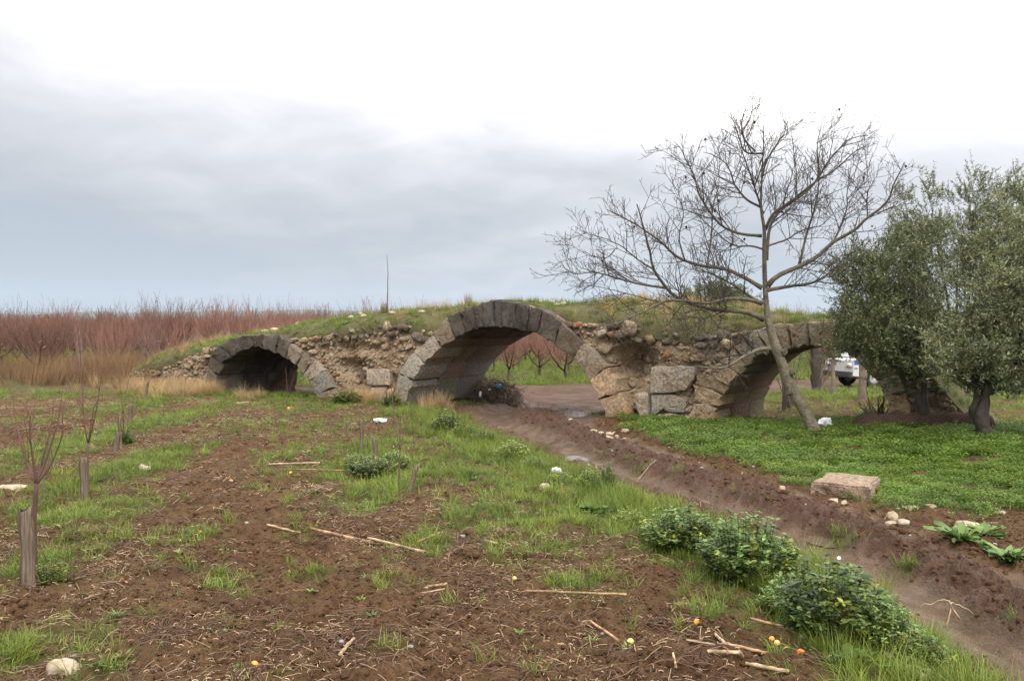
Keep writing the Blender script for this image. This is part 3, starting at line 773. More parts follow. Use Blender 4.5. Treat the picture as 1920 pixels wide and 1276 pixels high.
def build_cap():
    nu, nt_ = 330, 22
    u = np.linspace(UL, UR, nu); t = np.linspace(0, 1, nt_)
    U = np.repeat(u[:, None], nt_, 1); T = np.repeat(t[None], nu, 0)
    W = cap_w(U, T); Z = cap_z(U, T)
    # turned-down lips at both sides
    Uf = np.concatenate([U[:, :1], U, U[:, -1:]], 1); Wf = np.concatenate([W[:, :1] + 0.03, W, W[:, -1:]], 1); Zf = np.concatenate([Z[:, :1] - 0.22, Z, Z[:, -1:] - 0.2], 1)
    n2 = nt_ + 2
    V = bpt(Uf.ravel(), Wf.ravel(), Zf.ravel()) - np.array([FO[0], FO[1], 0])
    idx = np.arange(nu * n2).reshape(nu, n2)
    F = np.stack([idx[:-1, :-1], idx[1:, :-1], idx[1:, 1:], idx[:-1, 1:]], -1).reshape(-1, 4)
    link('turf_cap', make_mesh('turf_cap', V, F, [MAT['turf']], True), bridge)
build_cap()

# rubble stones set in the worn faces
RUB = []
for k in range(10):
    rr = np.random.default_rng(500 + k)
    V, F = rock(2, 30 + k, 0.75, 1.9, (1, rr.uniform(0.6, 0.8), rr.uniform(0.5, 0.9)), facet=0.3)
    RUB.append(make_mesh('rubble_stone', V, F, [MAT['stone']], False))
def build_rubble():
    rng = np.random.default_rng(77)
    placed = []
    M = Matrix((( FE[0], FD[0], 0), (FE[1], FD[1], 0), (0, 0, 1))).to_4x4()
    def ok(u, z, r, slack=0.8):
        for a in ARCH:
            P = archpoly(a, 1.0)
            if inside(P, np.array([[u, z]]))[0]: return False
            O = ARCH[a][1]
            if np.min(np.hypot(O[:, 0] - u, O[:, 1] - z)) < r * 0.6: return False
        for P in ASH_UZ:
            if inside(P, np.array([[u, z]]))[0]: return False
        for (a, b, c) in placed:
            if (a - u) ** 2 + ((b - z) * 1.25) ** 2 < ((c + r) * slack) ** 2: return False
        return True
    def put(u, z, r, dark, out=0.35):
        placed.append((u, z, r))
        w = float(corew(np.array(u), np.array(z))) - r * out
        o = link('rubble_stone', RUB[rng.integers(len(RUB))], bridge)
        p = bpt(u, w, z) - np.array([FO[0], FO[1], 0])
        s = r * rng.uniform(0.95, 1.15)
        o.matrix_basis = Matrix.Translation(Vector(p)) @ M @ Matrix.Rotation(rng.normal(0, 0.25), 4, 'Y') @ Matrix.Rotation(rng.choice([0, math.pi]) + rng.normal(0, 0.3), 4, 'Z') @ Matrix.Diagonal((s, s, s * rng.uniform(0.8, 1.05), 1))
        t = rng.random()
        base = lerp((0.50, 0.385, 0.26), (0.42, 0.36, 0.29), t)
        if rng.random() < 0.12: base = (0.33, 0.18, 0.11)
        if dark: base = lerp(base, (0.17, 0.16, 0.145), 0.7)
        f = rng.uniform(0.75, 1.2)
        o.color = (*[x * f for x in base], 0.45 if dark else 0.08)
    # coping of rough stones under the turf
    u = float(ARCH['left'][1][2, 0]) - .3
    while u < UR - 0.5:
        r = 0.055 + 0.11 * rng.random() ** 1.5
        for row in range(2):
            uu = u + rng.normal(0, 0.03) + row * 0.08; z = float(topf(uu)) - 0.06 - row * 0.17 - rng.uniform(0, 0.03)
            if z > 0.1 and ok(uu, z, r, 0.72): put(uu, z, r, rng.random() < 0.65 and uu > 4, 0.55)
        u += r * 1.5
    tries = 0
    while len(placed) < 292 and tries < 9000:
        tries += 1
        uu = rng.uniform(UL + 1.2, UR - 0.6); zt = float(topf(uu))
        z = rng.uniform(0.02, max(0.05, zt - 0.1))
        r = 0.045 + 0.10 * rng.random() ** 2
        if z < zt - 0.05 and ok(uu, z, r, 0.82): put(uu, z, r, False, rng.uniform(-0.1, 0.3))
    # the smaller chips between them
    V, F = [], []
    n = 0; mb = MB()
    for _ in range(4200):
        uu = rng.uniform(UL + 0.1, UR - 0.3); zt = float(topf(uu)); z = rng.uniform(0.0, max(0.03, zt - 0.04)); r = rng.uniform(0.018, 0.05)
        if any(inside(archpoly(a, 0.95), np.array([[uu, z]]))[0] for a in ARCH) or any(inside(P, np.array([[uu, z]]))[0] for P in ASH_UZ): continue
        Vr, Fr = rock(1, int(rng.integers(1, 400)), 0.4, 1.4, (r * 1.2, r, r * 0.8))
        a = rng.uniform(0, 6.28); ca, sa = math.cos(a), math.sin(a)
        Vr = Vr @ np.array([[ca, 0, sa], [0, 1, 0], [-sa, 0, ca]])
        w = float(corew(np.array(uu), np.array(z))) - r * 0.35
        mb.add(bpt(uu + Vr[:, 0], w + Vr[:, 1], z + Vr[:, 2]) - np.array([FO[0], FO[1], 0]), Fr)
    o = link('rubble_chips', mb.mesh('rubble_chips', [MAT['stone']]), bridge, color=(0.46, 0.36, 0.25, 0.05)); o['kind'] = 'stuff'
build_rubble()

# earth that has silted up the far mouth of the small arch, all but its right corner
def silt():
    I = ARCH['left'][0]; u0, u1 = I[0, 0] - .2, face(552, 720, 2.6)[0]
    nu, nz = 30, 20; u = np.linspace(u0, u1, nu); s = np.linspace(0, 1, nz)
    Uu = np.repeat(u[:, None], nz, 1); top = np.interp(u, [u0, u1 - .75, u1 - .25, u1], [1.55, 1.5, .75, -.1])[:, None] + 0.15 * (fbm2(Uu * 2, Uu * 0, 3, 333) - .5)
    Z = -.3 + (top + .3) * s[None]; W = 2.35 - .9 * (1 - s[None]) ** 2 + .35 * s[None] + .25 * (fbm2(Uu * 3, Z * 3, 3, 334) - .5)
    V = bpt(Uu.ravel(), W.ravel(), Z.ravel()) - np.array([FO[0], FO[1], 0]); idx = np.arange(nu * nz).reshape(nu, nz)
    F = np.stack([idx[:-1, :-1], idx[1:, :-1], idx[1:, 1:], idx[:-1, 1:]], -1).reshape(-1, 4)
    link('silted_earth', make_mesh('silted_earth', V, F, [MAT['brown_bank']], True), bridge)
silt()
# ------------------------------------------------------------------ plant pieces
def blades(mb, rng, N, rad, h, width, lean, cols, K=4, droop=0.5, stiff=1.0):
    a = rng.uniform(0, 2 * math.pi, N); r = rad * np.sqrt(rng.random(N))
    base = np.stack([r * np.cos(a), r * np.sin(a), np.full(N, -0.01)], 1)
    az = a + rng.normal(0, 0.9, N); le = np.abs(rng.normal(lean, lean * 0.5, N)); H = rng.uniform(h[0], h[1], N)
    s = np.linspace(0, 1, K)[None]
    hor = H[:, None] * np.sin(le)[:, None] * (s * (1 - droop) + droop * s ** 2.2) * (1 + droop)
    ver = H[:, None] * (np.cos(le)[:, None] * s - droop * np.sin(le)[:, None] * s ** 2.5 * 0.6)
    P = base[:, None] + np.stack([hor * np.cos(az)[:, None], hor * np.sin(az)[:, None], ver], -1)
    side = np.stack([-np.sin(az), np.cos(az), np.zeros(N)], -1)[:, None]
    w = (width * rng.uniform(0.7, 1.3, N))[:, None] * (1 - s ** 1.6 * 0.92)
    V = np.stack([P - side * w[..., None] / 2, P + side * w[..., None] / 2], 2).reshape(-1, 3)
    i = np.arange(N * K * 2).reshape(N, K, 2)
    F = np.stack([i[:, :-1, 0], i[:, :-1, 1], i[:, 1:, 1], i[:, 1:, 0]], -1).reshape(-1, 4)
    c = np.asarray(cols[0]) + (np.asarray(cols[1]) - np.asarray(cols[0])) * rng.random((N, 1))
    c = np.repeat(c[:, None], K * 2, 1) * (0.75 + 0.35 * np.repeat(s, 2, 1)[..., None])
    mb.add(V, F, c.reshape(-1, 3))
def leaves(mb, P, D, L, W, cols, rng, fold=0.15, up=None):
    """pointed leaves: base P, direction D, length L, width W"""
    N = len(P); D = norm(D)
    ref = np.broadcast_to(np.array([0, 0, 1.0]), D.shape) if up is None else up
    S = norm(np.cross(D, ref + rng.normal(0, 0.25, D.shape))); U = np.cross(S, D)
    L = np.broadcast_to(L, N)[:, None]; W = np.broadcast_to(W, N)[:, None]
    v = [P, P + D * L * .35 - S * W * .5 + U * W * fold, P + D * L * .35 + S * W * .5 + U * W * fold, P + D * L * .72 - S * W * .36, P + D * L * .72 + S * W * .36, P + D * L - U * L * 0.12]
    V = np.stack(v, 1).reshape(-1, 3); b = np.arange(N)[:, None] * 6
    c = np.asarray(cols[0]) + (np.asarray(cols[1]) - np.asarray(cols[0])) * rng.random((N, 1))
    mb.add(V, b + np.array([[1, 2, 4, 3]]), np.repeat(c, 6, 0))
    n0 = mb.n - N * 6
    mb.F.setdefault(3, []).append(n0 + np.concatenate([b + np.array([[0, 2, 1]]), b + np.array([[3, 4, 5]])]))
def diamonds(mb, P, D, L, W, col, rng):
    N = len(P); D = norm(D); S = norm(np.cross(D, rng.normal(0, 1, D.shape)))
    L = np.broadcast_to(L, N)[:, None]; W = np.broadcast_to(W, N)[:, None]
    V = np.stack([P, P + D * L * .5 - S * W / 2, P + D * L, P + D * L * .5 + S * W / 2], 1).reshape(-1, 3)
    mb.add(V, np.arange(N)[:, None] * 4 + np.arange(4)[None], np.repeat(col, 4, 0) if np.ndim(col) == 2 else col)
G1, G2 = (0.095, 0.155, 0.020), (0.185, 0.245, 0.048)        # grass
C1, C2 = (0.070, 0.142, 0.018), (0.150, 0.228, 0.040)          # low carpet weed
W1, W2 = (0.055, 0.115, 0.028), (0.165, 0.235, 0.075)         # nettle-like weed
D1, D2 = (0.30, 0.215, 0.115), (0.44, 0.34, 0.20)             # dry grass
B1, B2 = (0.15, 0.098, 0.058), (0.28, 0.19, 0.115)            # russet dry stems
def proto(name, f, mat, n, smooth=False):
    o = []
    for i in range(n):
        mb = MB(); f(mb, np.random.default_rng(1000 + i * 13 + len(name))); o.append(mb.mesh(name, [MAT[mat]], smooth))
    return o
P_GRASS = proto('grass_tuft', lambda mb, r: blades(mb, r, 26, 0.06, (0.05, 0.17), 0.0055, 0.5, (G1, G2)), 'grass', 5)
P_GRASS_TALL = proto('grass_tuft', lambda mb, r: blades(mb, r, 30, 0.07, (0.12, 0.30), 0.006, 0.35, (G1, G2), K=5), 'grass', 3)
def f_carpet(mb, r):
    N = 120
    a = r.uniform(0, 6.28, N); q = 0.10 * np.sqrt(r.random(N)); P = np.stack([q * np.cos(a), q * np.sin(a), r.uniform(0.005, 0.06, N)], 1)
    D = np.stack([np.cos(a) + r.normal(0, .5, N), np.sin(a) + r.normal(0, .5, N), r.uniform(0.0, 0.9, N)], 1)
    leaves(mb, P, D, r.uniform(0.010, 0.024, N), r.uniform(0.008, 0.015, N), (C1, C2), r)
P_CARPET = proto('carpet_weed', f_carpet, 'grass', 4)
def f_rosette(mb, r):
    N = 16; a = r.uniform(0, 6.28, N)
    D = np.stack([np.cos(a), np.sin(a), r.uniform(0.25, 1.1, N)], 1)
    leaves(mb, np.stack([0.01 * np.cos(a), 0.01 * np.sin(a), np.zeros(N)], 1), D, r.uniform(0.025, 0.075, N), r.uniform(0.012, 0.022, N), ((0.06, .12, .025), (0.16, 0.22, 0.06)), r)
P_ROSETTE = proto('leaf_rosette', f_rosette, 'weed_leaf', 4)
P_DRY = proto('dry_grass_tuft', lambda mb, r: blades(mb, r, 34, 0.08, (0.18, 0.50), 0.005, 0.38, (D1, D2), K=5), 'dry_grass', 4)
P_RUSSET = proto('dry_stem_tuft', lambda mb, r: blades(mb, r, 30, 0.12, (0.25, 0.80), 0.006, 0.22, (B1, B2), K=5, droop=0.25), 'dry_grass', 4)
def f_twig(mb, r):
    for _ in range(4):
        L = 0.035 + 0.22 * r.random() ** 2.5; a = r.uniform(0, 6.28); n = 5
        t = np.linspace(-.5, .5, n)
        P = np.stack([np.cos(a) * t * L, np.sin(a) * t * L, 0.012 + r.uniform(0, .03) * (1 - (t * 2) ** 2)], 1) + np.array([r.normal(0, .05), r.normal(0, .05), 0]) + r.normal(0, L * 0.022, (n, 3)) * [1, 1, .8]
        c = np.array([0.15, 0.095, 0.066]) * r.choice([.5, .7, .9, 1.2, 2.2])
        mb.tube(P, np.linspace(1, .6, n) * r.uniform(0.0016, 0.0042), 4, c, cap=False)
P_TWIG = proto('twig_litter', f_twig, 'litter', 6)
def f_straw(mb, r):
    for _ in range(5):
        L = 0.02 + 0.12 * r.random() ** 2; a = r.uniform(0, 6.28)
        e = np.array([np.cos(a), np.sin(a), r.normal(0, .25)]) * L; c = np.array([r.normal(0, .06), r.normal(0, .06), 0.018])
        mb.tube([c - e / 2, c + e * .1 + [0, 0, .004], c + e / 2], [0.0022] * 3, 4, np.array([0.40, 0.29, 0.18]) * r.uniform(0.45, 1.25), cap=False)
P_STRAW = proto('straw_litter', f_straw, 'litter', 5)
P_CLOD = []
for i in range(6):
    V, F = rock(2, 80 + i, 0.5, 1.9, (1, 0.9, 0.62)); P_CLOD.append(make_mesh('clod', V, F, [MAT['clod']], True))
P_PEB = []
for i in range(4):
    V, F = rock(1, 120 + i, 0.35, 1.4, (1, .8, .55)); P_PEB.append(make_mesh('pebble', V, F, [MAT['pale_stone' if i % 2 else 'grey_rock']], True))

def sample(y0, y1, per_m2, f, seed, spread=0.64, extra=1.2):
    rng = np.random.default_rng(seed)
    area = spread * (y1 ** 2 - y0 ** 2) + 2 * extra * (y1 - y0)
    n = int(area * per_m2)
    y = np.sqrt(rng.uniform(y0 ** 2, y1 ** 2, n)); x = rng.uniform(-1, 1, n) * (spread * y + extra)
    keep = rng.random(n) < f(x, y)
    # nothing grows inside the piers
    u = (x - FO[0]) * FE[0] + (y - FO[1]) * FE[1]; w = behind(x, y)
    inb = (u > UL) & (u < UR) & (w > 0.0) & (w < BW)
    op = np.zeros(n, bool)
    for nm in ARCH:
        I = ARCH[nm][0]; op |= (u > I[0, 0]) & (u < I[-1, 0])
    keep &= ~(inb & ~op)
    return x[keep], y[keep], rng
def lay(name, protos, y0, y1, per, f, seed, smin, smax, label, cat, tilt=0.12, sink=0.0, spread=0.64, flat=False):
    x, y, rng = sample(y0, y1, per, f, seed, spread)
    z = height(x, y)[0] - sink
    n = len(x)
    rot = np.stack([rng.normal(0, tilt, n), rng.normal(0, tilt, n), rng.uniform(0, 6.28, n)], 1)
    s = rng.uniform(smin, smax, n)
    return np.stack([x, y, z], 1), rot, s, rng.integers(0, len(protos), n)
def lay_all(name, protos, layers, label, cat):
    L = [lay(name, protos, *l[:7], label, cat, **(l[7] if len(l) > 7 else {})) for l in layers]
    return scatter(name, protos, *[np.concatenate([q[i] for q in L]) for i in range(4)], label, cat)
def on_right(x, y):
    dt, st, q = along(TRACK, x, y); return (st > 0) & (behind(x, y) < 0.5)
gp = lambda x, y: np.clip((green(x, y) - 0.12) * 1.3, 0, 1)
left_g = lambda x, y: gp(x, y) * ~on_right(x, y)
right_g = lambda x, y: gp(x, y) ** 1.3 * on_right(x, y)
bare = lambda x, y: (1 - 0.9 * gp(x, y)) ** 1.5 * (1 - tmask(x, y)[0])
lay_all('field_grass', P_GRASS, [(4.2, 9, 190, left_g, 1, .55, 1.15), (9, 15, 120, left_g, 2, .7, 1.3), (15, 26.5, 42, left_g, 3, .8, 1.4), (9, 20, 22, lambda x, y: right_g(x, y) * sstep(.42, .6, fbm2(x * .8, y * .8, 2, 91)), 33, .6, 1.2)], 'patches of short green grass over the ploughed field', 'grass')
def edge_g(x, y):
    dt, st, q = along(TRACK, x, y); return gp(x, y) * (st < 0) * (dt < 2.4) * (dt > 0.85) * (y < 20)
lay_all('verge_grass', P_GRASS_TALL, [(4.2, 9, 75, edge_g, 4, .45, 1.1), (9, 20, 42, edge_g, 44, .5, 1.0)], 'longer green grass along the left edge of the muddy track', 'grass')
lay_all('carpet_weeds', P_CARPET, [(8, 12, 240, right_g, 5, .6, 1.5), (12, 21, 130, right_g, 6, .8, 2.0)], 'dense low green carpet of weeds right of the track', 'weeds')
lay_all('field_weeds', P_ROSETTE, [(4.2, 10, 16, lambda x, y: (0.12 + left_g(x, y)) * (1 - tmask(x, y)[0]), 7, .4, 1.1), (10, 24, 9, lambda x, y: (0.08 + gp(x, y)) * (1 - tmask(x, y)[0]), 8, .7, 1.5)], 'small leafy weeds dotted over the field', 'weeds')
far_g = lambda x, y: gp(x, y) * (behind(x, y) > 1.2)
lay_all('orchard_grass', P_GRASS, [(22, 36, 24, far_g, 9, 1.2, 2.0), (36, 75, 7, far_g, 10, 1.8, 3.0)], 'green grass under the orchard trees beyond the bridge', 'grass')
litter_f = lambda x, y: bare(x, y) * (0.18 + 1.0 * sstep(0.45, 0.62, fbm2(x * 0.9, y * 0.9, 3, 401))) * (behind(x, y) < -1) * np.where(on_right(x, y), 0.15, 1.0)
lay_all('twig_litter', P_TWIG, [(4.2, 9, 105, litter_f, 11, .4, 1.3), (9, 20, 50, litter_f, 12, .7, 1.6)], 'dry brown twigs strewn over the ploughed soil', 'litter')
lay_all('straw_litter', P_STRAW, [(4.2, 9, 60, litter_f, 13, .35, 1.2), (9, 24, 26, litter_f, 14, .7, 1.5)], 'pale straw bits strewn over the ploughed soil', 'litter')
clod_f = lambda x, y: bare(x, y) * (behind(x, y) < -0.5) * (0.3 + 0.7 * sstep(0.35, 0.6, fbm2(x * 1.4, y * 1.4, 3, 411)))
def churn_f(x, y): return height(x, y)[3] * tmask(x, y)[0] * (y < 24)
lay_all('soil_clods', P_CLOD, [(4.2, 9, 900, clod_f, 15, .004, .020, dict(sink=.002)), (4.2, 9, 90, clod_f, 25, .015, .048, dict(sink=.010)), (9, 20, 190, clod_f, 16, .008, .034, dict(sink=.005)), (4.2, 10, 190, churn_f, 17, .006, .030, dict(sink=.008)), (10, 19, 70, churn_f, 19, .012, .045, dict(sink=.014))], 'crumbled clods of reddish brown soil', 'soil')
peb_f = lambda x, y: (1 - gp(x, y)) * np.where(on_right(x, y), 1.0, 0.22) * (1 - 0.8 * tmask(x, y)[0]) * (behind(x, y) < -0.3)
lay_all('field_pebbles', P_PEB, [(4.2, 22, 9, peb_f, 18, .008, .03, dict(sink=.004))], 'pale pebbles scattered on the bare soil', 'pebbles')

# grass on the bridge
def on_bridge(name, protos, n, f, seed, smin, smax, label, cat):
    rng = np.random.default_rng(seed); u = rng.uniform(UL + .1, UR - .3, n); t = rng.uniform(0, 1, n)
    k = rng.random(n) < f(u, t); u, t = u[k], t[k]; n = len(u)
    pts = bpt(u, cap_w(u, t), cap_z(u, t) - 0.02)
    rot = np.stack([rng.normal(0, .15, n), rng.normal(0, .15, n), rng.uniform(0, 6.28, n)], 1)
    scatter(name, protos, pts, rot, rng.uniform(smin, smax, n), rng.integers(0, len(protos), n), label, cat)
def U(px): return face(px, 600)[0]
def blob_u(lst):
    def f(u, t):
        r = np.zeros_like(u)
        for px, w, s in lst: r = np.maximum(r, s * np.exp(-((u - U(px)) / (w / 85)) ** 2))
        return r * (0.3 + 1.4 * fbm2(u * 3, t * 5, 3, 421))
    return f
on_bridge('bridge_grass', P_GRASS, 5200, lambda u, t: np.clip(0.35 + 1.1 * (fbm2(u * 1.8, t * 4, 3, 431) - 0.35), 0, 1), 21, .7, 1.6, 'green grass growing on top of the bridge', 'grass')
on_bridge('bridge_weeds', P_ROSETTE, 900, lambda u, t: np.clip(2.2 * (fbm2(u * 1.2, t * 3, 3, 433) - 0.4), 0, 1), 22, .9, 2.0, 'leafy green weeds growing on top of the bridge', 'weeds')
on_bridge('bridge_dry_grass', P_DRY, 1500, blob_u([(730, 45, .7), (770, 40, .5), (880, 25, .3), (1100, 30, .4), (1150, 60, 1.0), (1200, 45, 1.0), (1260, 60, .8), (1340, 70, .7), (1420, 50, .5), (820, 40, .35), (430, 60, .2), (250, 80, 1.0), (320, 60, .9)]), 23, .45, .95, 'dry tan grass standing on top of the bridge', 'grass')
# dry grass round the foot of the small arch and over the ramp at its left
def dry_spots(name, protos, spots, n, seed, smin, smax, label, cat):
    rng = np.random.default_rng(seed); P = []
    for px, py, rx, ry, wt in spots:
        cx, cy, ex, ey = ell(px, py, rx, ry); k = int(n * wt)
        x = cx + rng.normal(0, ex * .6, k); y = cy + rng.normal(0, min(ey, 3) * .6, k); P.append(np.stack([x, y], 1))
    P = np.concatenate(P); m = behind(P[:, 0], P[:, 1]); u = (P[:, 0] - FO[0]) * FE[0] + (P[:, 1] - FO[1]) * FE[1]
    P = P[(m < -0.05) | (u < UL)]; n = len(P)
    z = height(P[:, 0], P[:, 1])[0]
    rot = np.stack([rng.normal(0, .25, n), rng.normal(0, .25, n), rng.uniform(0, 6.28, n)], 1)
    scatter(name, protos, np.column_stack([P, z]), rot, rng.uniform(smin, smax, n), rng.integers(0, len(protos), n), label, cat)
dry_spots('dry_grass', P_DRY, [(340, 734, 36, 6, 1.0), (375, 739, 26, 4, .9), (310, 726, 36, 6, .8), (300, 731, 36, 6, .4), (250, 724, 50, 8, .12), (190, 722, 50, 8, .08), (690, 756, 14, 2, .12), (660, 756, 20, 2, .12), (470, 745, 30, 3, .1), (820, 765, 20, 3, .12)], 260, 31, .6, 1.25, 'dry straw-coloured grass heaped beside the smallest arch', 'grass')
dry_spots('brushwood', P_RUSSET, [(60, 708, 80, 5, .5), (150, 708, 60, 6, .7), (215, 710, 50, 6, 1.3), (262, 712, 40, 6, 1.6), (310, 722, 30, 5, .7), (120, 716, 60, 6, .3), (20, 704, 60, 5, .6)], 230, 32, .7, 1.75, 'russet dead stems and brush at the orchard edge', 'brush')

# ------------------------------------------------------------------ branching
def branch_set(rng, paths, radii, levels, up=0.3, tip=0.003):
    """paths: list of (K,3); grows side twigs level by level. levels: list of (spacing, start, len_lo, len_hi, angle, npts)"""
    out = [(np.asarray(p), np.asarray(r)) for p, r in zip(paths, radii)]
    cur = out
    allp = []
    for (sp, st, lo, hi, ang, npt) in levels:
        nxt = []
        for P, rad in cur:
            seg = np.linalg.norm(np.diff(P, axis=0), axis=1); s = np.concatenate([[0], np.cumsum(seg)]); L = s[-1]
            if L < 0.08: continue
            n = max(1, int(L * (1 - st) / sp + rng.random()))
            for q in np.sort(rng.uniform(st, 0.985, n)):
                d = q * L; p = np.array([np.interp(d, s, P[:, i]) for i in range(3)]); r = np.interp(d, s, rad)
                j = min(np.searchsorted(s, d), len(P) - 1); j = max(j, 1); T = norm(P[j] - P[j - 1])
                perp = norm(np.cross(T, rng.normal(0, 1, 3))); a = ang * rng.uniform(0.7, 1.25)
                D = norm(T * math.cos(a) + perp * math.sin(a) + np.array([0, 0, up]) * rng.uniform(0.2, 1.2))
                ll = rng.uniform(lo, hi) * (1.15 - 0.55 * q) * min(1.0, 0.35 + L)
                t = np.linspace(0, 1, npt)[:, None]
                bend = norm(rng.normal(0, 1, 3)) * 0.2 + np.array([0, 0, up * 0.7])
                Q = p + D * ll * t + bend * ll * 0.5 * t ** 2 + rng.normal(0, ll * 0.022, (npt, 3)) * t
                r0 = max(tip, min(r * 0.62, 0.0048 * ll * 2.2 + 0.0012))
                nxt.append((Q, np.linspace(r0, max(tip * 0.75, r0 * 0.35), npt)))
        allp += nxt; cur = nxt
    return allp
def add_twigs(mb, tw, sides, col, rng, tipcol=None):
    by = {}
    for P, r in tw: by.setdefault(len(P), []).append((P, r))
    for k, l in by.items():
        P = np.stack([a for a, _ in l]); r = np.stack([b for _, b in l])
        c = np.asarray(col) * rng.uniform(0.7, 1.3, (len(l), 1, 1))
        c = np.repeat(np.repeat(c, k, 1), sides, 1).reshape(-1, 3)
        mb.tubes(P, r, sides, c)

# ------------------------------------------------------------------ the bare tree before the right arch
def z5(pts): return [(1040 + x / 2.659, 160 + y / 2.659) for x, y in pts]
def build_bare_tree():
    rng = np.random.default_rng(5)
    Y0 = 15.9
    base = ground(1528, 812); Y0 = min(base[1], 16.0)
    def path(pts, y0, slope):
        o = []
        for i, (px, py) in enumerate(pts):
            t = i / max(1, len(pts) - 1); o.append(at(px, py, y0 + slope * t))
        return np.array(o)
    g = at(1530, 0, Y0); gz = float(hbase(g[0], Y0))
    root = empty('bare_tree', (g[0], Y0, gz), 0, 'leaning leafless tree with wide twiggy crown before the right arch', 'tree')
    off = np.array([g[0], Y0, gz])
    tr = path([(1531, 818), (1525, 803), (1508, 768), (1488, 735), (1474, 700), (1462, 670), (1448, 630), (1440, 600), (1436, 560), (1434, 520), (1433, 470), (1433, 430), (1427, 390), (1428, 345), (1430, 300), (1432, 262), (1430, 230)], Y0, -0.9)
    n = 60; T = resample(tr, n)
    T[0, 2] = min(T[0, 2], gz - 0.05)
    q = np.linspace(0, 1, n)
    rad = np.interp(q, [0, .02, .08, .2, .33, .40, .55, .75, 1], [.18, .132, .108, .096, .084, .058, .042, .022, .005])
    rad = rad * (1 + 0.10 * (noise3(T * 3.0, 3) - 0.5) * 2)
    m1 = MB(); m1.tube(T - off, rad, 14, np.repeat(np.array([0.19, 0.165, 0.12]) + (np.array([.085, .07, .058]) - np.array([0.19, 0.165, 0.12])) * sstep(1.9, 3.0, T[:, 2:3]), 14, 0))
    # knots
    for k in (0.18, 0.235, 0.30):
        i = int(k * n); Vr, Fr = rock(2, 7 + i, 0.3, 1.4, np.array([.06, .06, .075])); m1.add(Vr + T[i] - off + [(-.08 if k < .22 else .09), -.06, 0], Fr, np.array([0.12, 0.10, 0.075]))
    trunk = link('trunk', m1.mesh('trunk', [MAT['bark_tan']], True), root)
    yt = Y0 - 0.5
    limbs = [  # points in the photo, depth at the end relative to the start, base radius
        (z5([(1040, 1165), (960, 1130), (800, 1115), (700, 1090), (600, 1050), (540, 985), (490, 900), (470, 800), (440, 700), (410, 590)]), -1.0, .062),
        (z5([(560, 1010), (430, 990), (310, 960), (200, 930), (100, 940), (40, 900)]), -.5, .03),
        (z5([(1030, 1085), (950, 1065), (850, 1065), (760, 1085), (600, 1070), (500, 1100), (400, 1150), (300, 1190), (200, 1200)]), -1.6, .045),
        (z5([(1035, 1010), (950, 960), (850, 915), (740, 900), (640, 870), (580, 830), (530, 780), (400, 690), (260, 620)]), .5, .05),
        (z5([(1030, 750), (930, 740), (850, 710), (780, 640), (720, 540), (690, 440), (640, 340), (600, 280)]), -.6, .036),
        (z5([(1060, 1000), (1110, 950), (1200, 910), (1300, 860), (1390, 780), (1480, 730), (1560, 660), (1650, 590), (1690, 500), (1745, 380)]), -.4, .058),
        (z5([(1060, 1020), (1180, 1000), (1280, 985), (1380, 930), (1450, 850)]), .7, .045),
        (z5([(1055, 870), (1075, 700), (1130, 620), (1230, 550), (1300, 480), (1370, 370), (1470, 270), (1560, 250)]), .5, .042),
        (z5([(1050, 720), (1090, 640), (1190, 570), (1300, 480), (1400, 420), (1500, 330), (1570, 290)]), -.8, .035),
        (z5([(1035, 610), (960, 570), (900, 500), (870, 420), (830, 370), (740, 330)]), .5, .03),
        (z5([(1035, 450), (1060, 370), (1110, 290), (1150, 220), (1150, 130)]), .3, .024),
        (z5([(1035, 340), (950, 330), (910, 230), (880, 150), (860, 95)]), -.3, .024),
        (z5([(1000, 330), (940, 260), (935, 180), (970, 55)]), .2, .02),
        (z5([(1220, 890), (1260, 730), (1300, 600), (1320, 460), (1310, 300), (1340, 150)]), .3, .03),
        (z5([(1040, 640), (1000, 520), (960, 400), (920, 300), (890, 200)]), -.3, .026),
        (z5([(760, 900), (780, 760), (790, 600), (820, 480), (800, 330)]), .5, .022),
        (z5([(650, 875), (620, 760), (640, 640), (610, 500)]), -.4, .02),
        (z5([(500, 920), (430, 880), (330, 800), (240, 760), (140, 735)]), .3, .02),
        (z5([(1390, 780), (1450, 640), (1460, 520), (1480, 380)]), .4, .022),
        (z5([(1560, 660), (1560, 540), (1600, 460), (1620, 390)]), -.3, .018),
        (z5([(300, 820), (250, 860), (130, 830), (70, 760)]), .3, .013),
        (z5([(1010, 1075), (900, 1000), (830, 960), (760, 930), (690, 900)]), -.9, .03),
        (z5([(1050, 820), (980, 800), (900, 800), (840, 760), (700, 640)]), .7, .024),
        (z5([(1060, 800), (1150, 770), (1240, 720), (1340, 690), (1420, 600)]), .8, .024),
        ([(1444, 653), (1420, 656), (1395, 668), (1372, 683), (1350, 690), (1328, 688), (1303, 688)], -.9, .05),
        (z5([(700, 1095), (640, 1150), (560, 1190), (480, 1240), (420, 1265)]), -.7, .018),
        (z5([(800, 1118), (740, 1180), (700, 1240), (690, 1300)]), -.6, .016),
        (z5([(860, 1110), (830, 1180), (800, 1250)]), -.6, .014),
        (z5([(540, 1085), (450, 1060), (330, 1030), (200, 1000), (110, 1000)]), -.6, .016)]
    m2 = MB(); P, Rr = [], []
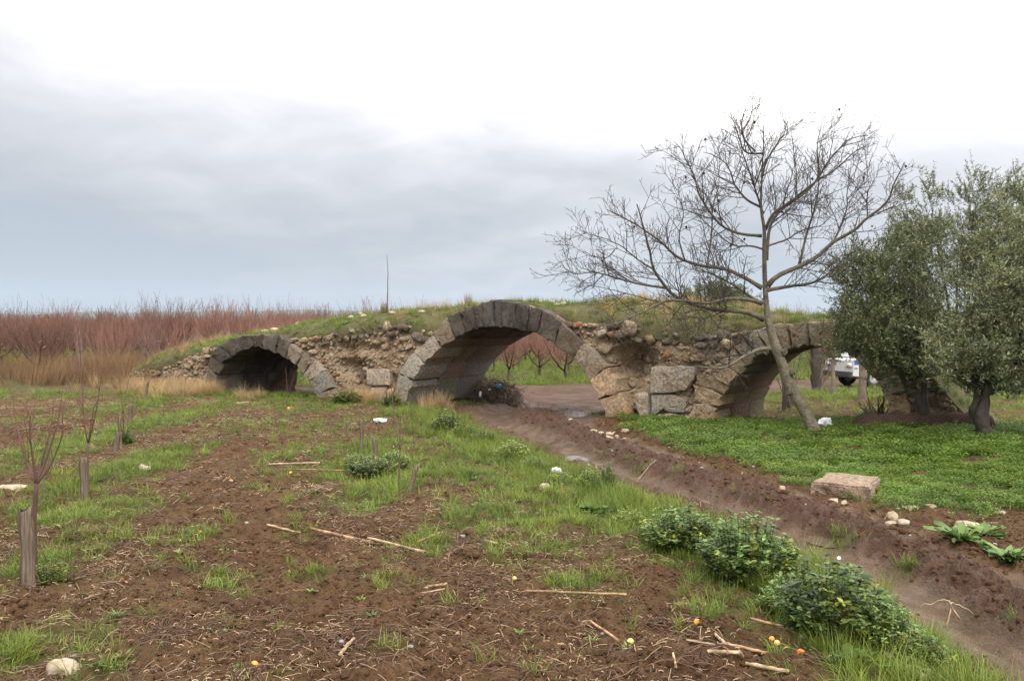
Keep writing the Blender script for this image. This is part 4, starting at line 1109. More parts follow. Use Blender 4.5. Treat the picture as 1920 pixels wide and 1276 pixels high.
    for pts, slope, r0 in limbs:
        L = resample(path(pts, yt, slope), 22); r0 = r0 * .76
        i = np.argmin(np.linalg.norm(T - L[0], axis=1))
        r = np.linspace(1, 0.16, 22) ** 0.9 * r0; r[0] *= 1.25
        L = L + rng.normal(0, 0.008, L.shape) * np.linspace(0, 1, 22)[:, None]
        h = np.clip((L[:, 2] - 1.2) / 3.0, 0, 1)
        c0, c1 = np.array([0.165, 0.140, 0.095]), np.array([0.075, 0.062, 0.052])
        col = c0 + (c1 - c0) * np.clip(h * 1.1 + np.linspace(0, .6, 22), 0, 1)[:, None]
        m2.tube(L - off, r, 8, np.repeat(col, 8, 0)); P.append(L); Rr.append(r)
    link('limbs', m2.mesh('limbs', [MAT['bark_tan']], True), root)
    tw = branch_set(rng, P + [T[40:]], Rr + [rad[40:]], [(0.085, .15, .28, 1.0, .95, 6), (0.085, .18, .12, .46, .9, 5), (.2, .25, .07, .2, .9, 4)], up=0.24, tip=0.0034)
    m3 = MB(); add_twigs(m3, [(p - off, r) for p, r in tw], 4, (0.068, 0.054, 0.046), rng)
    link('crown', m3.mesh('crown', [MAT['bark_tan']]), root)
    m4 = MB()
    for _ in range(26):
        p, r = tw[rng.integers(len(tw))]
        if p[-1][2] < 3.2: continue
        Vr, Fr = rock(1, 3, 0.2, 1, (.022, .022, .028)); m4.add(Vr + p[-1] - off, Fr, np.array([.03, .024, .02]))
    o = link('dry_fruits', m4.mesh('dry_fruits', [MAT['bark_tan']]), root); o['kind'] = 'stuff'
build_bare_tree()

# ------------------------------------------------------------------ olive trees
OL_G, OL_S, OL_Y = np.array([0.070, 0.095, 0.036]), np.array([0.25, 0.28, 0.18]), np.array([0.145, 0.18, 0.072])
def olive(name, label, tx, ty, Y, blobs, seed, trunk_r=0.17, sprays=4200, leafL=0.06, silver=0.3, shoots=True, group=None):
    rng = np.random.default_rng(seed)
    b = at(tx, ty, Y); gz = float(hbase(b[0], Y)) ; off = np.array([b[0], Y, gz])
    root = empty(name, off, 0, label, 'tree', group)
    # trunk: gnarled, forking into limbs that reach into the crown's masses
    B = [(at(px, py, Y + dy), rx * Y / FPX, ry * Y / FPX) for px, py, rx, ry, dy in blobs]
    cen = np.mean([c for c, _, _ in B], 0)
    fork = off + np.array([(cen[0] - off[0]) * 0.12, 0, 0.85])
    mb = MB()
    T = resample([off + [0, 0, -.12], off + [0.03, 0.02, .12], off + [-.04, 0, .42], fork], 26)
    q = np.linspace(0, 1, 26)
    for k in range(5):           # twisted strands that have grown together
        th = k * 1.257 + q * rng.uniform(1.2, 2.4) + rng.uniform(0, 1); o_r = trunk_r * np.interp(q, [0, .2, 1], [1.15, .62, .5]) * rng.uniform(.8, 1.15)
        S = T - off + np.stack([np.cos(th) * o_r, np.sin(th) * o_r, 0 * q], 1)
        rs = trunk_r * np.interp(q, [0, .15, .6, 1], [.75, .58, .5, .42]) * rng.uniform(.75, 1.15) * (1 + .25 * np.sin(q * 9 + k * 2))
        V, F = tubes(S[None], rs[None], 12)
        V = V + ((noise3(V * [16, 16, 7] + seed, seed) - 0.5) * 0.06)[:, None] * norm(V * [1, 1, 0])
        mb.add(V, F)
    for k in range(4):
        a = rng.uniform(0, 6.28); Vr, Fr = rock(2, seed + k, 0.4, 1.5, np.array([.13, .12, .10]) * trunk_r / .17); mb.add(Vr + [math.cos(a) * trunk_r * 1.2, math.sin(a) * trunk_r * 1.2, 0.03], Fr)
    link('trunk', mb.mesh('trunk', [MAT['bark_olive']], True), root)
    ml = MB()
    for c, rx, rz in B:
        mid = fork * .5 + c * .5 + rng.normal(0, .1, 3)
        L = resample([fork - [0, 0, .06], mid, c], 14)
        ml.tube(L - off, np.linspace(trunk_r * .42, .012, 14), 7)
    link('limbs', ml.mesh('limbs', [MAT['bark_olive']], True), root)
    # sprays of narrow leaves, bunched on the outer branchlets
    vol = np.array([rx * rx * rz for _, rx, rz in B]) ** 0.8; vol /= vol.sum()
    P, D = [], []
    for (c, rx, rz), w in zip(B, vol):
        nc = max(5, int(sprays * w / 22))
        d = norm(rng.normal(0, 1, (nc, 3))); q = rng.random(nc) ** 0.38
        lump = 0.70 + 0.6 * noise3(d * 2.6 + c, seed + 1)
        cc = c + d * (q * lump)[:, None] * np.array([rx, rx, rz]) * .95
        main = norm(d * np.array([1, 1, .6]) + np.array([0, 0, 1.1]) + rng.normal(0, .22, (nc, 3)))
        k = rng.integers(12, 32, nc)
        ci = np.repeat(np.arange(nc), k)
        P.append(cc[ci] + rng.normal(0, .085, (len(ci), 3)) + main[ci] * rng.uniform(-.12, .12, (len(ci), 1)))
        D.append(norm(main[ci] + rng.normal(0, .42, (len(ci), 3))))
    P = np.concatenate(P); D = np.concatenate(D)
    P[:, 2] = np.maximum(P[:, 2], gz + 0.6 + .35 * rng.random(len(P)))
    n, m = len(P), 20
    ln = rng.uniform(.14, .36, n) * np.where(rng.random(n) < .12, 1.7, 1.0)
    mt = MB()
    t3 = np.linspace(0, 1, 3)[None, :, None]
    mt.tubes(P[:, None] - off + D[:, None] * ln[:, None, None] * t3, np.tile(np.array([.004, .003, .0018]), (n, 1)), 3, np.array([.12, .10, .075]))
    s = rng.random((n, m)) * 0.95 + 0.05
    Q = P[:, None] + D[:, None] * (ln[:, None] * s)[..., None]
    ld = norm(D[:, None] * rng.uniform(.5, 1.3, (n, m, 1)) + norm(rng.normal(0, 1, (n, m, 3))) * 0.9)
    Q = Q.reshape(-1, 3); ld = ld.reshape(-1, 3); N = len(Q)
    sel = rng.random(N); cl = np.repeat(noise3(P * 1.7, seed + 9), m)
    col = np.where((sel < silver)[:, None], OL_S, np.where((sel < silver + .35)[:, None], OL_Y, OL_G)) * (rng.uniform(.75, 1.25, N) * (0.75 + 0.5 * cl))[:, None]
    mc = MB(); diamonds(mc, Q - off, ld, leafL * rng.uniform(.75, 1.25, N), leafL * .23, col, rng)
    link('crown', mc.mesh('crown', [MAT['olive_leaf']]), root)
    o = link('twigs', mt.mesh('twigs', [MAT['bark_tan']]), root); o['kind'] = 'stuff'
olive('olive_tree', 'dark grey-green olive tree standing against the right arch', 1735, 800, 15.1, [
    (1625, 545, 62, 85, .1), (1688, 640, 70, 95, .0), (1606, 600, 40, 55, -.2), (1660, 485, 42, 38, .2), (1708, 690, 50, 52, -.2), (1745, 600, 60, 110, .3), (1730, 480, 42, 80, .5), (1600, 500, 22, 45, .1), (1640, 650, 40, 45, -.3), (1590, 655, 24, 28, -.2)], 61, trunk_r=.10, sprays=4000, silver=.12)
olive('olive_tree', 'tall feathery olive tree behind the other olives', 1800, 790, 17.6, [
    (1746, 400, 26, 75, 0), (1692, 395, 17, 55, 0), (1825, 395, 48, 75, 0), (1884, 370, 38, 70, 0), (1795, 480, 75, 80, 0), (1890, 470, 70, 90, 0), (1700, 470, 30, 55, 0), (1940, 400, 45, 90, 0), (1850, 560, 90, 90, 0)], 62, trunk_r=.10, sprays=3300, silver=.32)
olive('olive_tree', 'broad pale olive tree nearest the camera at the right edge', 1840, 822, 13.6, [
    (1862, 560, 72, 105, .0), (1805, 640, 50, 65, -.2), (1880, 680, 80, 62, -.2), (1815, 695, 50, 38, -.1), (1900, 450, 50, 60, .2), (1950, 590, 85, 170, .3), (1790, 680, 30, 30, -.3), (1865, 730, 66, 26, .1), (1970, 715, 80, 55, .2)], 63, trunk_r=.125, sprays=4500, silver=.38, leafL=.066)
olive('olive_tree', 'dark round-topped evergreen rising behind the bridge turf', 1350, 700, 31, [(1345, 580, 55, 45, 0), (1310, 590, 30, 40, 0), (1385, 590, 36, 40, 0)], 64, trunk_r=.2, sprays=2400, silver=.06, leafL=.10)
# ------------------------------------------------------------------ orchard beyond the lane
def hz(x, y): return float(height(np.array([float(x)]), np.array([float(y)]))[0][0])
def orchard_tree_meshes(seed):
    rng = np.random.default_rng(seed)
    m1, m2 = MB(), MB()
    ht = rng.uniform(.42, .6)
    T = np.array([[0, 0, -.1], [.01, 0, .15], [rng.normal(0, .04), rng.normal(0, .04), ht]])
    m1.tube(resample(T, 8), np.linspace(.075, .055, 8), 7, np.array([.075, .055, .045]))
    P, Rr = [], []
    for k in range(rng.integers(4, 6)):
        a = k * 1.4 + rng.normal(0, .3); d = np.array([math.cos(a), math.sin(a), 0])
        L = resample([T[-1] - [0, 0, .03], T[-1] + d * .32 + [0, 0, .22], T[-1] + d * .68 + [0, 0, .7], T[-1] + d * 1.0 + [0, 0, 1.3]], 10)
        L = L + rng.normal(0, .012, L.shape); r = np.linspace(.042, .012, 10)
        m1.tube(L, r, 6, np.array([.085, .058, .048])); P.append(L); Rr.append(r)
    tw = branch_set(rng, P, Rr, [(.075, .1, .4, 1.45, .85, 5), (.17, .15, .2, .65, .7, 4)], up=.8, tip=.0038)
    tw = [(p, np.maximum(r, .0038)) for p, r in tw]
    add_twigs(m2, tw, 3, (0.19, 0.098, 0.074), rng)
    if True:
        for _ in range(2):   # pale pruning cuts
            p = P[rng.integers(len(P))][rng.integers(5, 9)]; d = rng.normal(0, .15, 3); m1.tube([p, p + d * [1, 1, .4]], [.014, .012], 5, np.array([.36, .28, .22]))
    return m1.mesh('trunk', [MAT['bark_red']], True), m2.mesh('crown', [MAT['bark_red']])
ORCH = [orchard_tree_meshes(700 + i) for i in range(5)]
def build_orchard():
    rng = np.random.default_rng(42)
    d1 = norm(np.array([0.94, 0.34])); d2 = np.array([-d1[1], d1[0]])
    o0 = np.array([2.05, 34.2])                      # the tree that stands clear in the middle arch
    near, far = [], []
    for i in range(-34, 34):
        for j in range(-12, 30):
            p = o0 + d1 * (i * 2.4) + d2 * (j * 2.9) + rng.normal(0, .12, 2)
            x, y = p
            if y < 31.5 or abs(x) > 0.66 * y + 3: continue
            if along(LANE, np.array([x]), np.array([y]))[0][0] < 1.25: continue
            if x > 9 and y < 38: continue
            (near if y < 47 else far).append((x, y))
    near.sort(key=lambda q: q[1])
    # rest of the wood of fruit trees, row after row
    far += near[230:]
    for k, (x, y) in enumerate(near[:230]):
        px = 960 + FPX * x / y
        if px < 640: lab, g = 'leafless reddish fruit tree in the orchard rows left of the bridge', 'orchard trees left of the bridge'
        elif px < 1200: lab, g = 'leafless reddish fruit tree in the orchard seen through the middle arch', 'orchard trees through the middle arch'
        else: lab, g = 'leafless reddish fruit tree in the orchard behind the right arch', 'orchard trees behind the right arch'
        r = empty('orchard_tree', (x, y, hz(x, y)), rng.uniform(0, 6.28), lab, 'tree', g)
        s = rng.uniform(.72, 1.10); r.scale = (s, s, s)
        t, c = ORCH[rng.integers(len(ORCH))]
        link('trunk', t, r); link('crown', c, r)
    far = np.array(far); z = height(far[:, 0], far[:, 1])[0]; n = len(far)
    joined = []
    for t, c in ORCH[:3]:
        mb = MB()
        for me in (t, c):
            V = np.zeros(len(me.vertices) * 3, np.float32); me.vertices.foreach_get('co', V)
            C = np.zeros(len(me.vertices) * 4, np.float32); me.attributes['col'].data.foreach_get('color', C)
            C = C.reshape(-1, 4)[:, :3]; V = V.reshape(-1, 3)
            q = [np.array(p.vertices) for p in me.polygons if len(p.vertices) == 4]
            mb.add(V, np.array(q), C)
        joined.append(mb.mesh('orchard_tree', [MAT['bark_red']]))
    scatter('far_orchard', joined, np.column_stack([far, z]), np.stack([np.zeros(n), np.zeros(n), rng.uniform(0, 6.28, n)], 1), rng.uniform(.70, 1.14, n), rng.integers(0, 3, n), 'far rows of leafless reddish fruit trees merging into one mass', 'orchard')
build_orchard()

# ------------------------------------------------------------------ shrubs with bare stems, stalks
def bare_shrub(name, px, py, Y, h, spread, nst, seed, col, label, cat='shrub', levels=None, z=None, up=.5, r0=.012):
    rng = np.random.default_rng(seed)
    b = at(px, py, Y); gz = hz(b[0], Y) if z is None else z
    P, Rr = [], []
    for k in range(nst):
        a = rng.uniform(0, 6.28); q = rng.uniform(.15, 1) * spread
        e = np.array([math.cos(a) * q, math.sin(a) * q * .6, h * rng.uniform(.6, 1.0)])
        L = resample([[rng.normal(0, .05), rng.normal(0, .05), -.05], e * [.45, .45, .45] + rng.normal(0, .05, 3), e], 9); P.append(L); Rr.append(np.linspace(r0 * rng.uniform(.7, 1.2), .003, 9))
    tw = branch_set(rng, P, Rr, levels or [(.16, .25, .2, .55, .5, 4)], up=up, tip=.0028)
    mb = MB()
    for L, r in zip(P, Rr): mb.tube(L, r, 5, np.asarray(col) * rng.uniform(.8, 1.2), cap=False)
    o = empty(name, (b[0], Y, gz), 0, label, cat)
    link('stems', mb.mesh('stems', [MAT['bark_red']]), o)
    if tw:
        m2 = MB(); add_twigs(m2, tw, 3, np.asarray(col) * .95, rng); link('twigs', m2.mesh('twigs', [MAT['bark_red']]), o)
    return o
bare_shrub('bare_shrub', 440, 660, 29.5, 2.6, 1.0, 22, 801, (.21, .15, .12), 'pale twiggy shrub behind the small arch')
bare_shrub('bare_shrub', 280, 690, 29.0, 2.5, .9, 20, 802, (.17, .11, .10), 'grey-brown bare shrub left of the small arch')
bare_shrub('bare_shrub', 190, 700, 31.0, 1.9, .8, 14, 803, (.24, .15, .10), 'russet bare shrub amid brush at the orchard edge')
bare_shrub('bare_shrub', 1478, 760, 22.5, 1.75, .75, 9, 804, (.075, .055, .05), 'dark bare shrub with upright stems inside the right arch', r0=.022)
bare_shrub('bare_shrub', 150, 740, 30.5, 2.3, .55, 10, 806, (.19, .12, .10), 'thin bare shrub at the far left of the brush')
bare_shrub('dead_bush', 1650, 780, 17.3, .55, .6, 22, 805, (.23, .12, .06), 'rusty dead bush on the brown bank by the olive', up=.2)

def thin_stem(name, pts, r0, col, label, cat, seed, twigs=None, base_z=None, mat='bark_red'):
    """pts: 3D points from base to tip"""
    rng = np.random.default_rng(seed); pts = np.asarray(pts, float); o = pts[0].copy()
    L = resample(pts, 16) + rng.normal(0, .006, (16, 3)) * np.linspace(0, 1, 16)[:, None]
    mb = MB(); mb.tube(L - o, np.linspace(r0, r0 * .3, 16), 6, col)
    if twigs: add_twigs(mb, [(p - o, r) for p, r in branch_set(rng, [L], [np.linspace(r0, r0 * .3, 16)], twigs, up=.5, tip=.0022)], 3, col, rng)
    ob = link(name, mb.mesh(name, [MAT[mat]], True), None, tuple(o)); tag(ob, label, cat)
    return ob
def on_cap(px, t=.25):
    w = float(cap_w(np.array(U(px)), np.array(t))); u = np.array(face(px, 600, w)[0]); return bpt(u, cap_w(u, np.array(t)), cap_z(u, np.array(t)) - .03)
p = on_cap(727, .35); e = at(726, 478, p[1])
thin_stem('dead_stalk', [p, (p + e) / 2 + [.02, 0, 0], e], .018, np.array([.115, .08, .055]), 'tall thin dead stalk rising from the bridge turf', 'stalk', 811)
for i, (px, top, t, lab) in enumerate([(722, 560, .3, 'short green-brown stalk clump beside the tall dead stalk'), (880, 545, .4, 'stubby grass clump standing on the middle arch crown')]):
    q = on_cap(px, t); rng = np.random.default_rng(820 + i); mb = MB()
    hgt = at(px, top, q[1])[2] - q[2]
    blades(mb, rng, 120, .10, (hgt * .55, hgt * 1.05), .007, .13, ((.14, .13, .055), (.26, .20, .11)), K=5, droop=.3)
    tag(link('stalk_clump', mb.mesh('stalk_clump', [MAT['dry_grass']]), None, tuple(q)), lab, 'grass clump')
q = at(48, 700, 38); thin_stem('thin_pole', [[q[0], 38, hz(q[0], 38)], at(50, 620, 38), at(51, 563, 38)], .022, np.array([.10, .08, .075]), 'thin dark pole standing up out of the orchard', 'pole', 813)

# ------------------------------------------------------------------ stakes and saplings in the field
def stake(bx, by, tx, ty, wpx, seed, label, split=True):
    g = ground(bx, by); top = at(tx, ty, g[1]); Y = g[1]; w = wpx * Y / FPX / 2; rng = np.random.default_rng(seed)
    base = np.array([g[0], Y, hz(g[0], Y) - .12])
    n = 14; L = base + (top - base) * np.linspace(0, 1, n)[:, None]; k = 7
    ang = np.sort(rng.uniform(0, 1, k) * .5 + np.arange(k)) / k * 2 * math.pi; rr = w * rng.uniform(.62, 1.12, k)
    V = np.array([L[i] - base + np.array([rr[j] * math.cos(ang[j]), rr[j] * .8 * math.sin(ang[j]), 0]) * (1 + .10 * math.sin(i * .9 + j)) + [w * .12 * math.sin(i * .5 + seed), 0, 0] for i in range(n) for j in range(k)])
    V[-k:, 2] += rng.normal(0, w * .55, k)      # ragged split top
    F = [[i * k + j, i * k + (j + 1) % k, (i + 1) * k + (j + 1) % k, (i + 1) * k + j] for i in range(n - 1) for j in range(k)]
    mb = MB(); mb.add(V, F); mb.F.setdefault(k, []).append(np.array([list(range(len(V) - k, len(V)))]))
    me = mb.mesh('stake', [MAT['split_wood']]); o = link('wooden_stake', me, None, tuple(base))
    tag(o, label, 'stake', 'stakes along the sapling rows')
for i, a in enumerate([
    (54, 1118, 49, 952, 27, 'tallest grey split stake nearest the left edge'), (160, 942, 158, 858, 17, 'second stake of the left row beside a forked sapling'),
    (214, 850, 224, 811, 13, 'leaning flat stake in front of another in the left row'), (226, 838, 225, 778, 8, 'thin upright stake just behind the leaning flat one'),
    (243, 794, 245, 757, 9, 'pale weathered stake farther up the left row'), (652, 822, 651, 791, 7, 'short dark stake left of the middle sapling row'),
    (678, 846, 677, 786, 8, 'slim dark stake in the middle sapling row'), (702, 872, 703, 821, 10, 'grey squared stake among weeds in the middle row'),
    (764, 922, 783, 871, 11, 'reddish stake leaning right near the middle sapling'), (272, 748, 277, 716, 7, 'short stake at the far end of the left row'),
    (808, 910, 805, 895, 6, 'broken stub of stake right of the leaning reddish stake')]):
    stake(*a[:5], 840 + i, a[5])
def sapling(base_px, forks, seed, r0, label, col=(.135, .075, .06), fork_px=None):
    """forks: list of photo polylines starting at the fork"""
    rng = np.random.default_rng(seed); g = ground(*base_px); Y = g[1]; o = np.array([g[0], Y, hz(g[0], Y) - .04])
    mb = MB(); m2 = MB(); P, Rr = [], []
    f = at(*fork_px, Y)
    T = resample([o, (o + f) / 2 + rng.normal(0, .012, 3), f], 10); mb.tube(T - o, np.linspace(r0, r0 * .75, 10), 7, np.asarray(col) * .8)
    for k, pl in enumerate(forks):
        dy = rng.uniform(-.3, .3)
        L = resample([f - [0, 0, .01]] + [at(x, y, Y + dy * (i + 1) / len(pl)) for i, (x, y) in enumerate(pl)], 14)
        r = np.linspace(r0 * .55, .0024, 14); P.append(L); Rr.append(r); m2.tube(L - o, r, 5, np.asarray(col) * rng.uniform(.85, 1.2))
    tw = branch_set(rng, P, Rr, [(.17, .15, .12, .36, .5, 4)], up=.4, tip=.0022)
    add_twigs(m2, [(p - o, r) for p, r in tw], 3, np.asarray(col), rng)
    root = empty('sapling', o, 0, label, 'sapling', 'young fruit saplings in the field')
    link('trunk', mb.mesh('trunk', [MAT['bark_red']], True), root); link('branches', m2.mesh('branches', [MAT['bark_red']]), root)
sapling((68, 1085), [[(45, 850), (28, 780), (24, 725)], [(90, 850), (108, 790), (118, 725)], [(80, 860), (95, 800), (100, 760)], [(60, 850), (55, 800), (60, 770)], [(95, 870), (112, 830), (122, 800)]], 861, .022, 'forked red-twigged sapling tied beside the tallest stake', fork_px=(68, 905))
sapling((168, 925), [[(158, 790), (152, 700), (150, 640)], [(176, 790), (188, 720), (192, 690)], [(170, 800), (178, 760), (190, 745)]], 862, .017, 'slender sapling by the second stake of the left row', fork_px=(165, 830))
sapling((232, 822), [[(226, 735), (224, 700)], [(236, 740), (242, 710)]], 863, .012, 'small sapling behind the leaning flat stake', fork_px=(231, 775))
sapling((748, 915), [[(742, 800), (735, 740), (728, 640), (726, 560)], [(757, 810), (765, 775), (773, 745)], [(750, 810), (752, 770)]], 864, .012, 'tall thin forked sapling in the middle row', fork_px=(750, 845))
sapling((540, 765), [[(538, 720), (536, 690)], [(545, 725), (552, 700)]], 865, .011, 'thin reddish sapling before the small arch', fork_px=(540, 745))
sapling((690, 845), [[(683, 800), (680, 770)], [(700, 800), (706, 780)]], 866, .010, 'short sapling beside the slim dark stake', fork_px=(690, 825))
sapling((58, 838), [[(52, 770), (30, 730)], [(64, 770), (70, 720)], [(58, 760), (55, 715)]], 867, .012, 'sapling with reddish shoots at the far left edge', fork_px=(58, 800))
sapling((118, 800), [[(112, 745), (108, 700)], [(122, 750), (128, 715)]], 868, .010, 'reddish sapling in the far row left of the stakes', fork_px=(118, 775))
sapling((775, 855), [[(772, 790), (768, 740)], [(782, 800), (790, 770)]], 869, .009, 'faint sapling right of the middle sapling row', fork_px=(776, 830))

# ------------------------------------------------------------------ leafy weed clumps
def weed_mesh(seed, h=.45, r=.38, stems=150, leafL=.048, leafW=.025, cols=(W1, W2), tall=0.0):
    rng = np.random.default_rng(seed); mb = MB(); ms = MB(); P, D, KF = [], [], []
    for k in range(stems):
        a = rng.uniform(0, 6.28); q = math.sqrt(rng.random()); b = np.array([math.cos(a), math.sin(a), 0]) * q * r * .65
        tip = np.array([math.cos(a) * q * r, math.sin(a) * q * r, h * (1.05 - .55 * q ** 2) * rng.uniform(.5, 1.15)])
        kf = (rng.uniform(.6, 1.45), rng.random() < .12, rng.uniform(.65, 1.35)); L = resample([b, b * .6 + tip * .4 + [0, 0, .04], tip], 9); ms.tubes(L[None], np.linspace(.004, .002, 9)[None], 3, np.array([.06, .085, .03]))
        for i in range(1, 9):
            az = rng.uniform(0, 6.28)
            for m in range(3 if i < 7 else 7):
                aa = az + m * 2.1 + rng.normal(0, .3); KF.append((kf[0] * (.55 + .06 * i), float(kf[1]), kf[2])); P.append(L[i]); D.append([math.cos(aa), math.sin(aa), rng.uniform(-.15, .75)])
    P = np.array(P); D = np.array(D); n = len(P)
    KF = np.array(KF); L = leafL * rng.uniform(.6, 1.2, n) * KF[:, 2]; leaves(mb, P, D, L, L * (leafW / leafL), cols, rng)
    f = np.repeat(KF[:, 0] * 1.05, 6)[:, None] * np.where(np.repeat(KF[:, 1], 6)[:, None] > 0, np.array([1.7, 1.25, .8]), 1.0); mb.C[-1] = mb.C[-1] * f
    return mb.mesh('leaves', [MAT['weed_leaf']]), ms.mesh('stems', [MAT['weed_leaf']])
WEED = [weed_mesh(900 + i) for i in range(3)] + [weed_mesh(910 + i, leafL=.038, leafW=.022, cols=((.08, .14, .03), (.18, .25, .075))) for i in range(2)]
def weed(px, py, wpx, hpx, kind, seed, label):
    g = ground(px, py); Y = g[1]; rng = np.random.default_rng(seed)
    o = empty('weed_clump', (g[0], Y, hz(g[0], Y) - .02), rng.uniform(0, 6.28), label, 'weed', 'leafy weed clumps')
    sx = (wpx * Y / FPX) / .76; sz = (hpx * Y / FPX) / .40
    o.scale = (sx, sx, sz)
    lf, st = WEED[kind]; link('leaves', lf, o); link('stems', st, o)
for i, a in enumerate([
    (1565, 1190, 215, 116, 0, 'big dark green weed clump at the bottom right with one white flower'), (1400, 1085, 190, 105, 1, 'broad weed clump behind the flowering one on the track edge'),
    (1270, 1030, 140, 68, 2, 'weed clump at the upper end of the track verge'), (1660, 1215, 130, 80, 1, 'low weed clump right of the flowering weed'),
    (1480, 1150, 110, 60, 2, 'low weed clump between the two largest weeds'), (1335, 1040, 110, 62, 0, 'weed clump touching the broad verge clump'),
    (698, 892, 100, 32, 3, 'weed clump round the grey squared stake'), (665, 880, 62, 26, 4, 'weed clump left of the grey squared stake'),
    (738, 880, 66, 34, 3, 'weed clump behind the middle sapling'), (840, 808, 72, 34, 4, 'bright leafy weed below the left foot of the middle arch'), (870, 818, 50, 26, 3, 'silvery weed beside the start of the track'),
    (735, 762, 44, 26, 0, 'dark weed at the foot of the middle arch'), (1050, 912, 52, 30, 3, 'weed behind the crumpled white bag'), (1108, 915, 60, 36, 4, 'pale weed at the bend of the track verge'),
    (1140, 918, 30, 44, 0, 'narrow upright weed at the track verge'), (235, 830, 34, 26, 2, 'small dark weed beside the left row of stakes'), (95, 1100, 62, 46, 3, 'leafy weed at the foot of the tallest stake'),
    (1640, 790, 60, 26, 2, 'weed on the brown bank beneath the olives'), (650, 756, 60, 22, 0, 'dark weed against the left pier'), (1225, 1010, 60, 34, 4, 'small pale weed at the upper tip of the verge'), (1440, 1105, 90, 46, 3, 'pale weed merging into the broad verge clump'), (1620, 1200, 90, 70, 4, 'pale weed against the right flank of the flowering weed'), (1505, 1185, 80, 44, 3, 'pale low weed at the left foot of the flowering weed'), (1730, 1250, 110, 60, 4, 'loose pale weed in the long grass at the bottom right'), (1180, 985, 60, 30, 3, 'small pale weed by the bright broad-leaved plant'), (960, 858, 70, 26, 4, 'pale weed on the verge below the track mouth'), (905, 832, 60, 26, 3, 'pale weed where the track leaves the bridge'), (1000, 880, 60, 24, 4, 'pale weed up the verge from the white bag'), (1360, 790, 50, 16, 2, 'dark weed under the right springing of the pier')]):
    if a[5]: weed(*a[:5], 930 + i, a[5])
# the white flower stands on the biggest weed
g = ground(1572, 1190); mb = MB()
Vf, Ff = rock(2, 5, .15, 1.2, (.014, .014, .012)); mb.add(Vf, Ff, np.array([.8, .8, .74])); mb.tube([[0, 0, -.12], [0, 0, 0]], [.003, .003], 5, np.array([.09, .13, .05]))
tag(link('white_flower', mb.mesh('white_flower', [MAT['litter']], True), None, tuple(at(1573, 1046, g[1]))), 'single white flower head on top of the biggest weed clump', 'flower')
def dock_mesh(seed, n=30, L=.17, W=.052, rise=(.25, 1.3)):
    rng = np.random.default_rng(seed); mb = MB(); a = rng.uniform(0, 6.28, n); up = rng.uniform(*rise, n)
    K = 6; s = np.linspace(0, 1, K)
    for i in range(n):
        l = L * rng.uniform(.6, 1.15); d = np.array([math.cos(a[i]), math.sin(a[i])]); sd = np.array([-d[1], d[0], 0])
        c = math.cos(math.atan(up[i])); hor = l * c * s * (1 + .25 * s); ver = l * math.sin(math.atan(up[i])) * (s - .42 * s ** 2.5)
        P = np.column_stack([d[0] * hor, d[1] * hor, ver]); w = W * np.array([.12, .3, .85, 1.0, .72, .04]) * rng.uniform(.8, 1.15) / 2
        wav = rng.normal(0, .008, (K, 1)) * [0, 0, 1]
        V = np.concatenate([P - sd * w[:, None] + [0, 0, .006] + wav, P, P + sd * w[:, None] + [0, 0, .006] - wav])
        F = [[r * K + j, (r + 1) * K + j, (r + 1) * K + j + 1, r * K + j + 1] for r in range(2) for j in range(K - 1)]
        mb.add(V, F, np.array([.085, .15, .042]) * rng.uniform(.7, 1.5))
    return mb.mesh('dock_plant', [MAT['weed_leaf']], True)
for i, (px, py, s, lab) in enumerate([(1115, 965, 1.0, 'bright broad-leaved plant in the grass near the track'), (1435, 1085, 1.0, 'broad-leaved plant in front of the broad weed clump'), (1800, 1022, 1.6, 'low broad-leaved plant on the stony bank at the right'),
        (1890, 1050, 1.6, 'broad-leaved plant at the right edge of the picture'), (1590, 1245, .95, 'broad-leaved plant below the flowering weed'), (1450, 1140, .7, 'small broad-leaved plant on the verge soil'), (1700, 1262, .9, 'broad-leaved plant in the long grass at the bottom right'), (1845, 1010, 1.2, 'small broad-leaved plant between two larger ones at the right')]):
    g = ground(px, py); o = link('dock_plant', dock_mesh(950 + i), None, (g[0], g[1], hz(g[0], g[1]) - .01)); o.scale = (s, s, s); tag(o, lab, 'plant', 'broad-leaved plants')

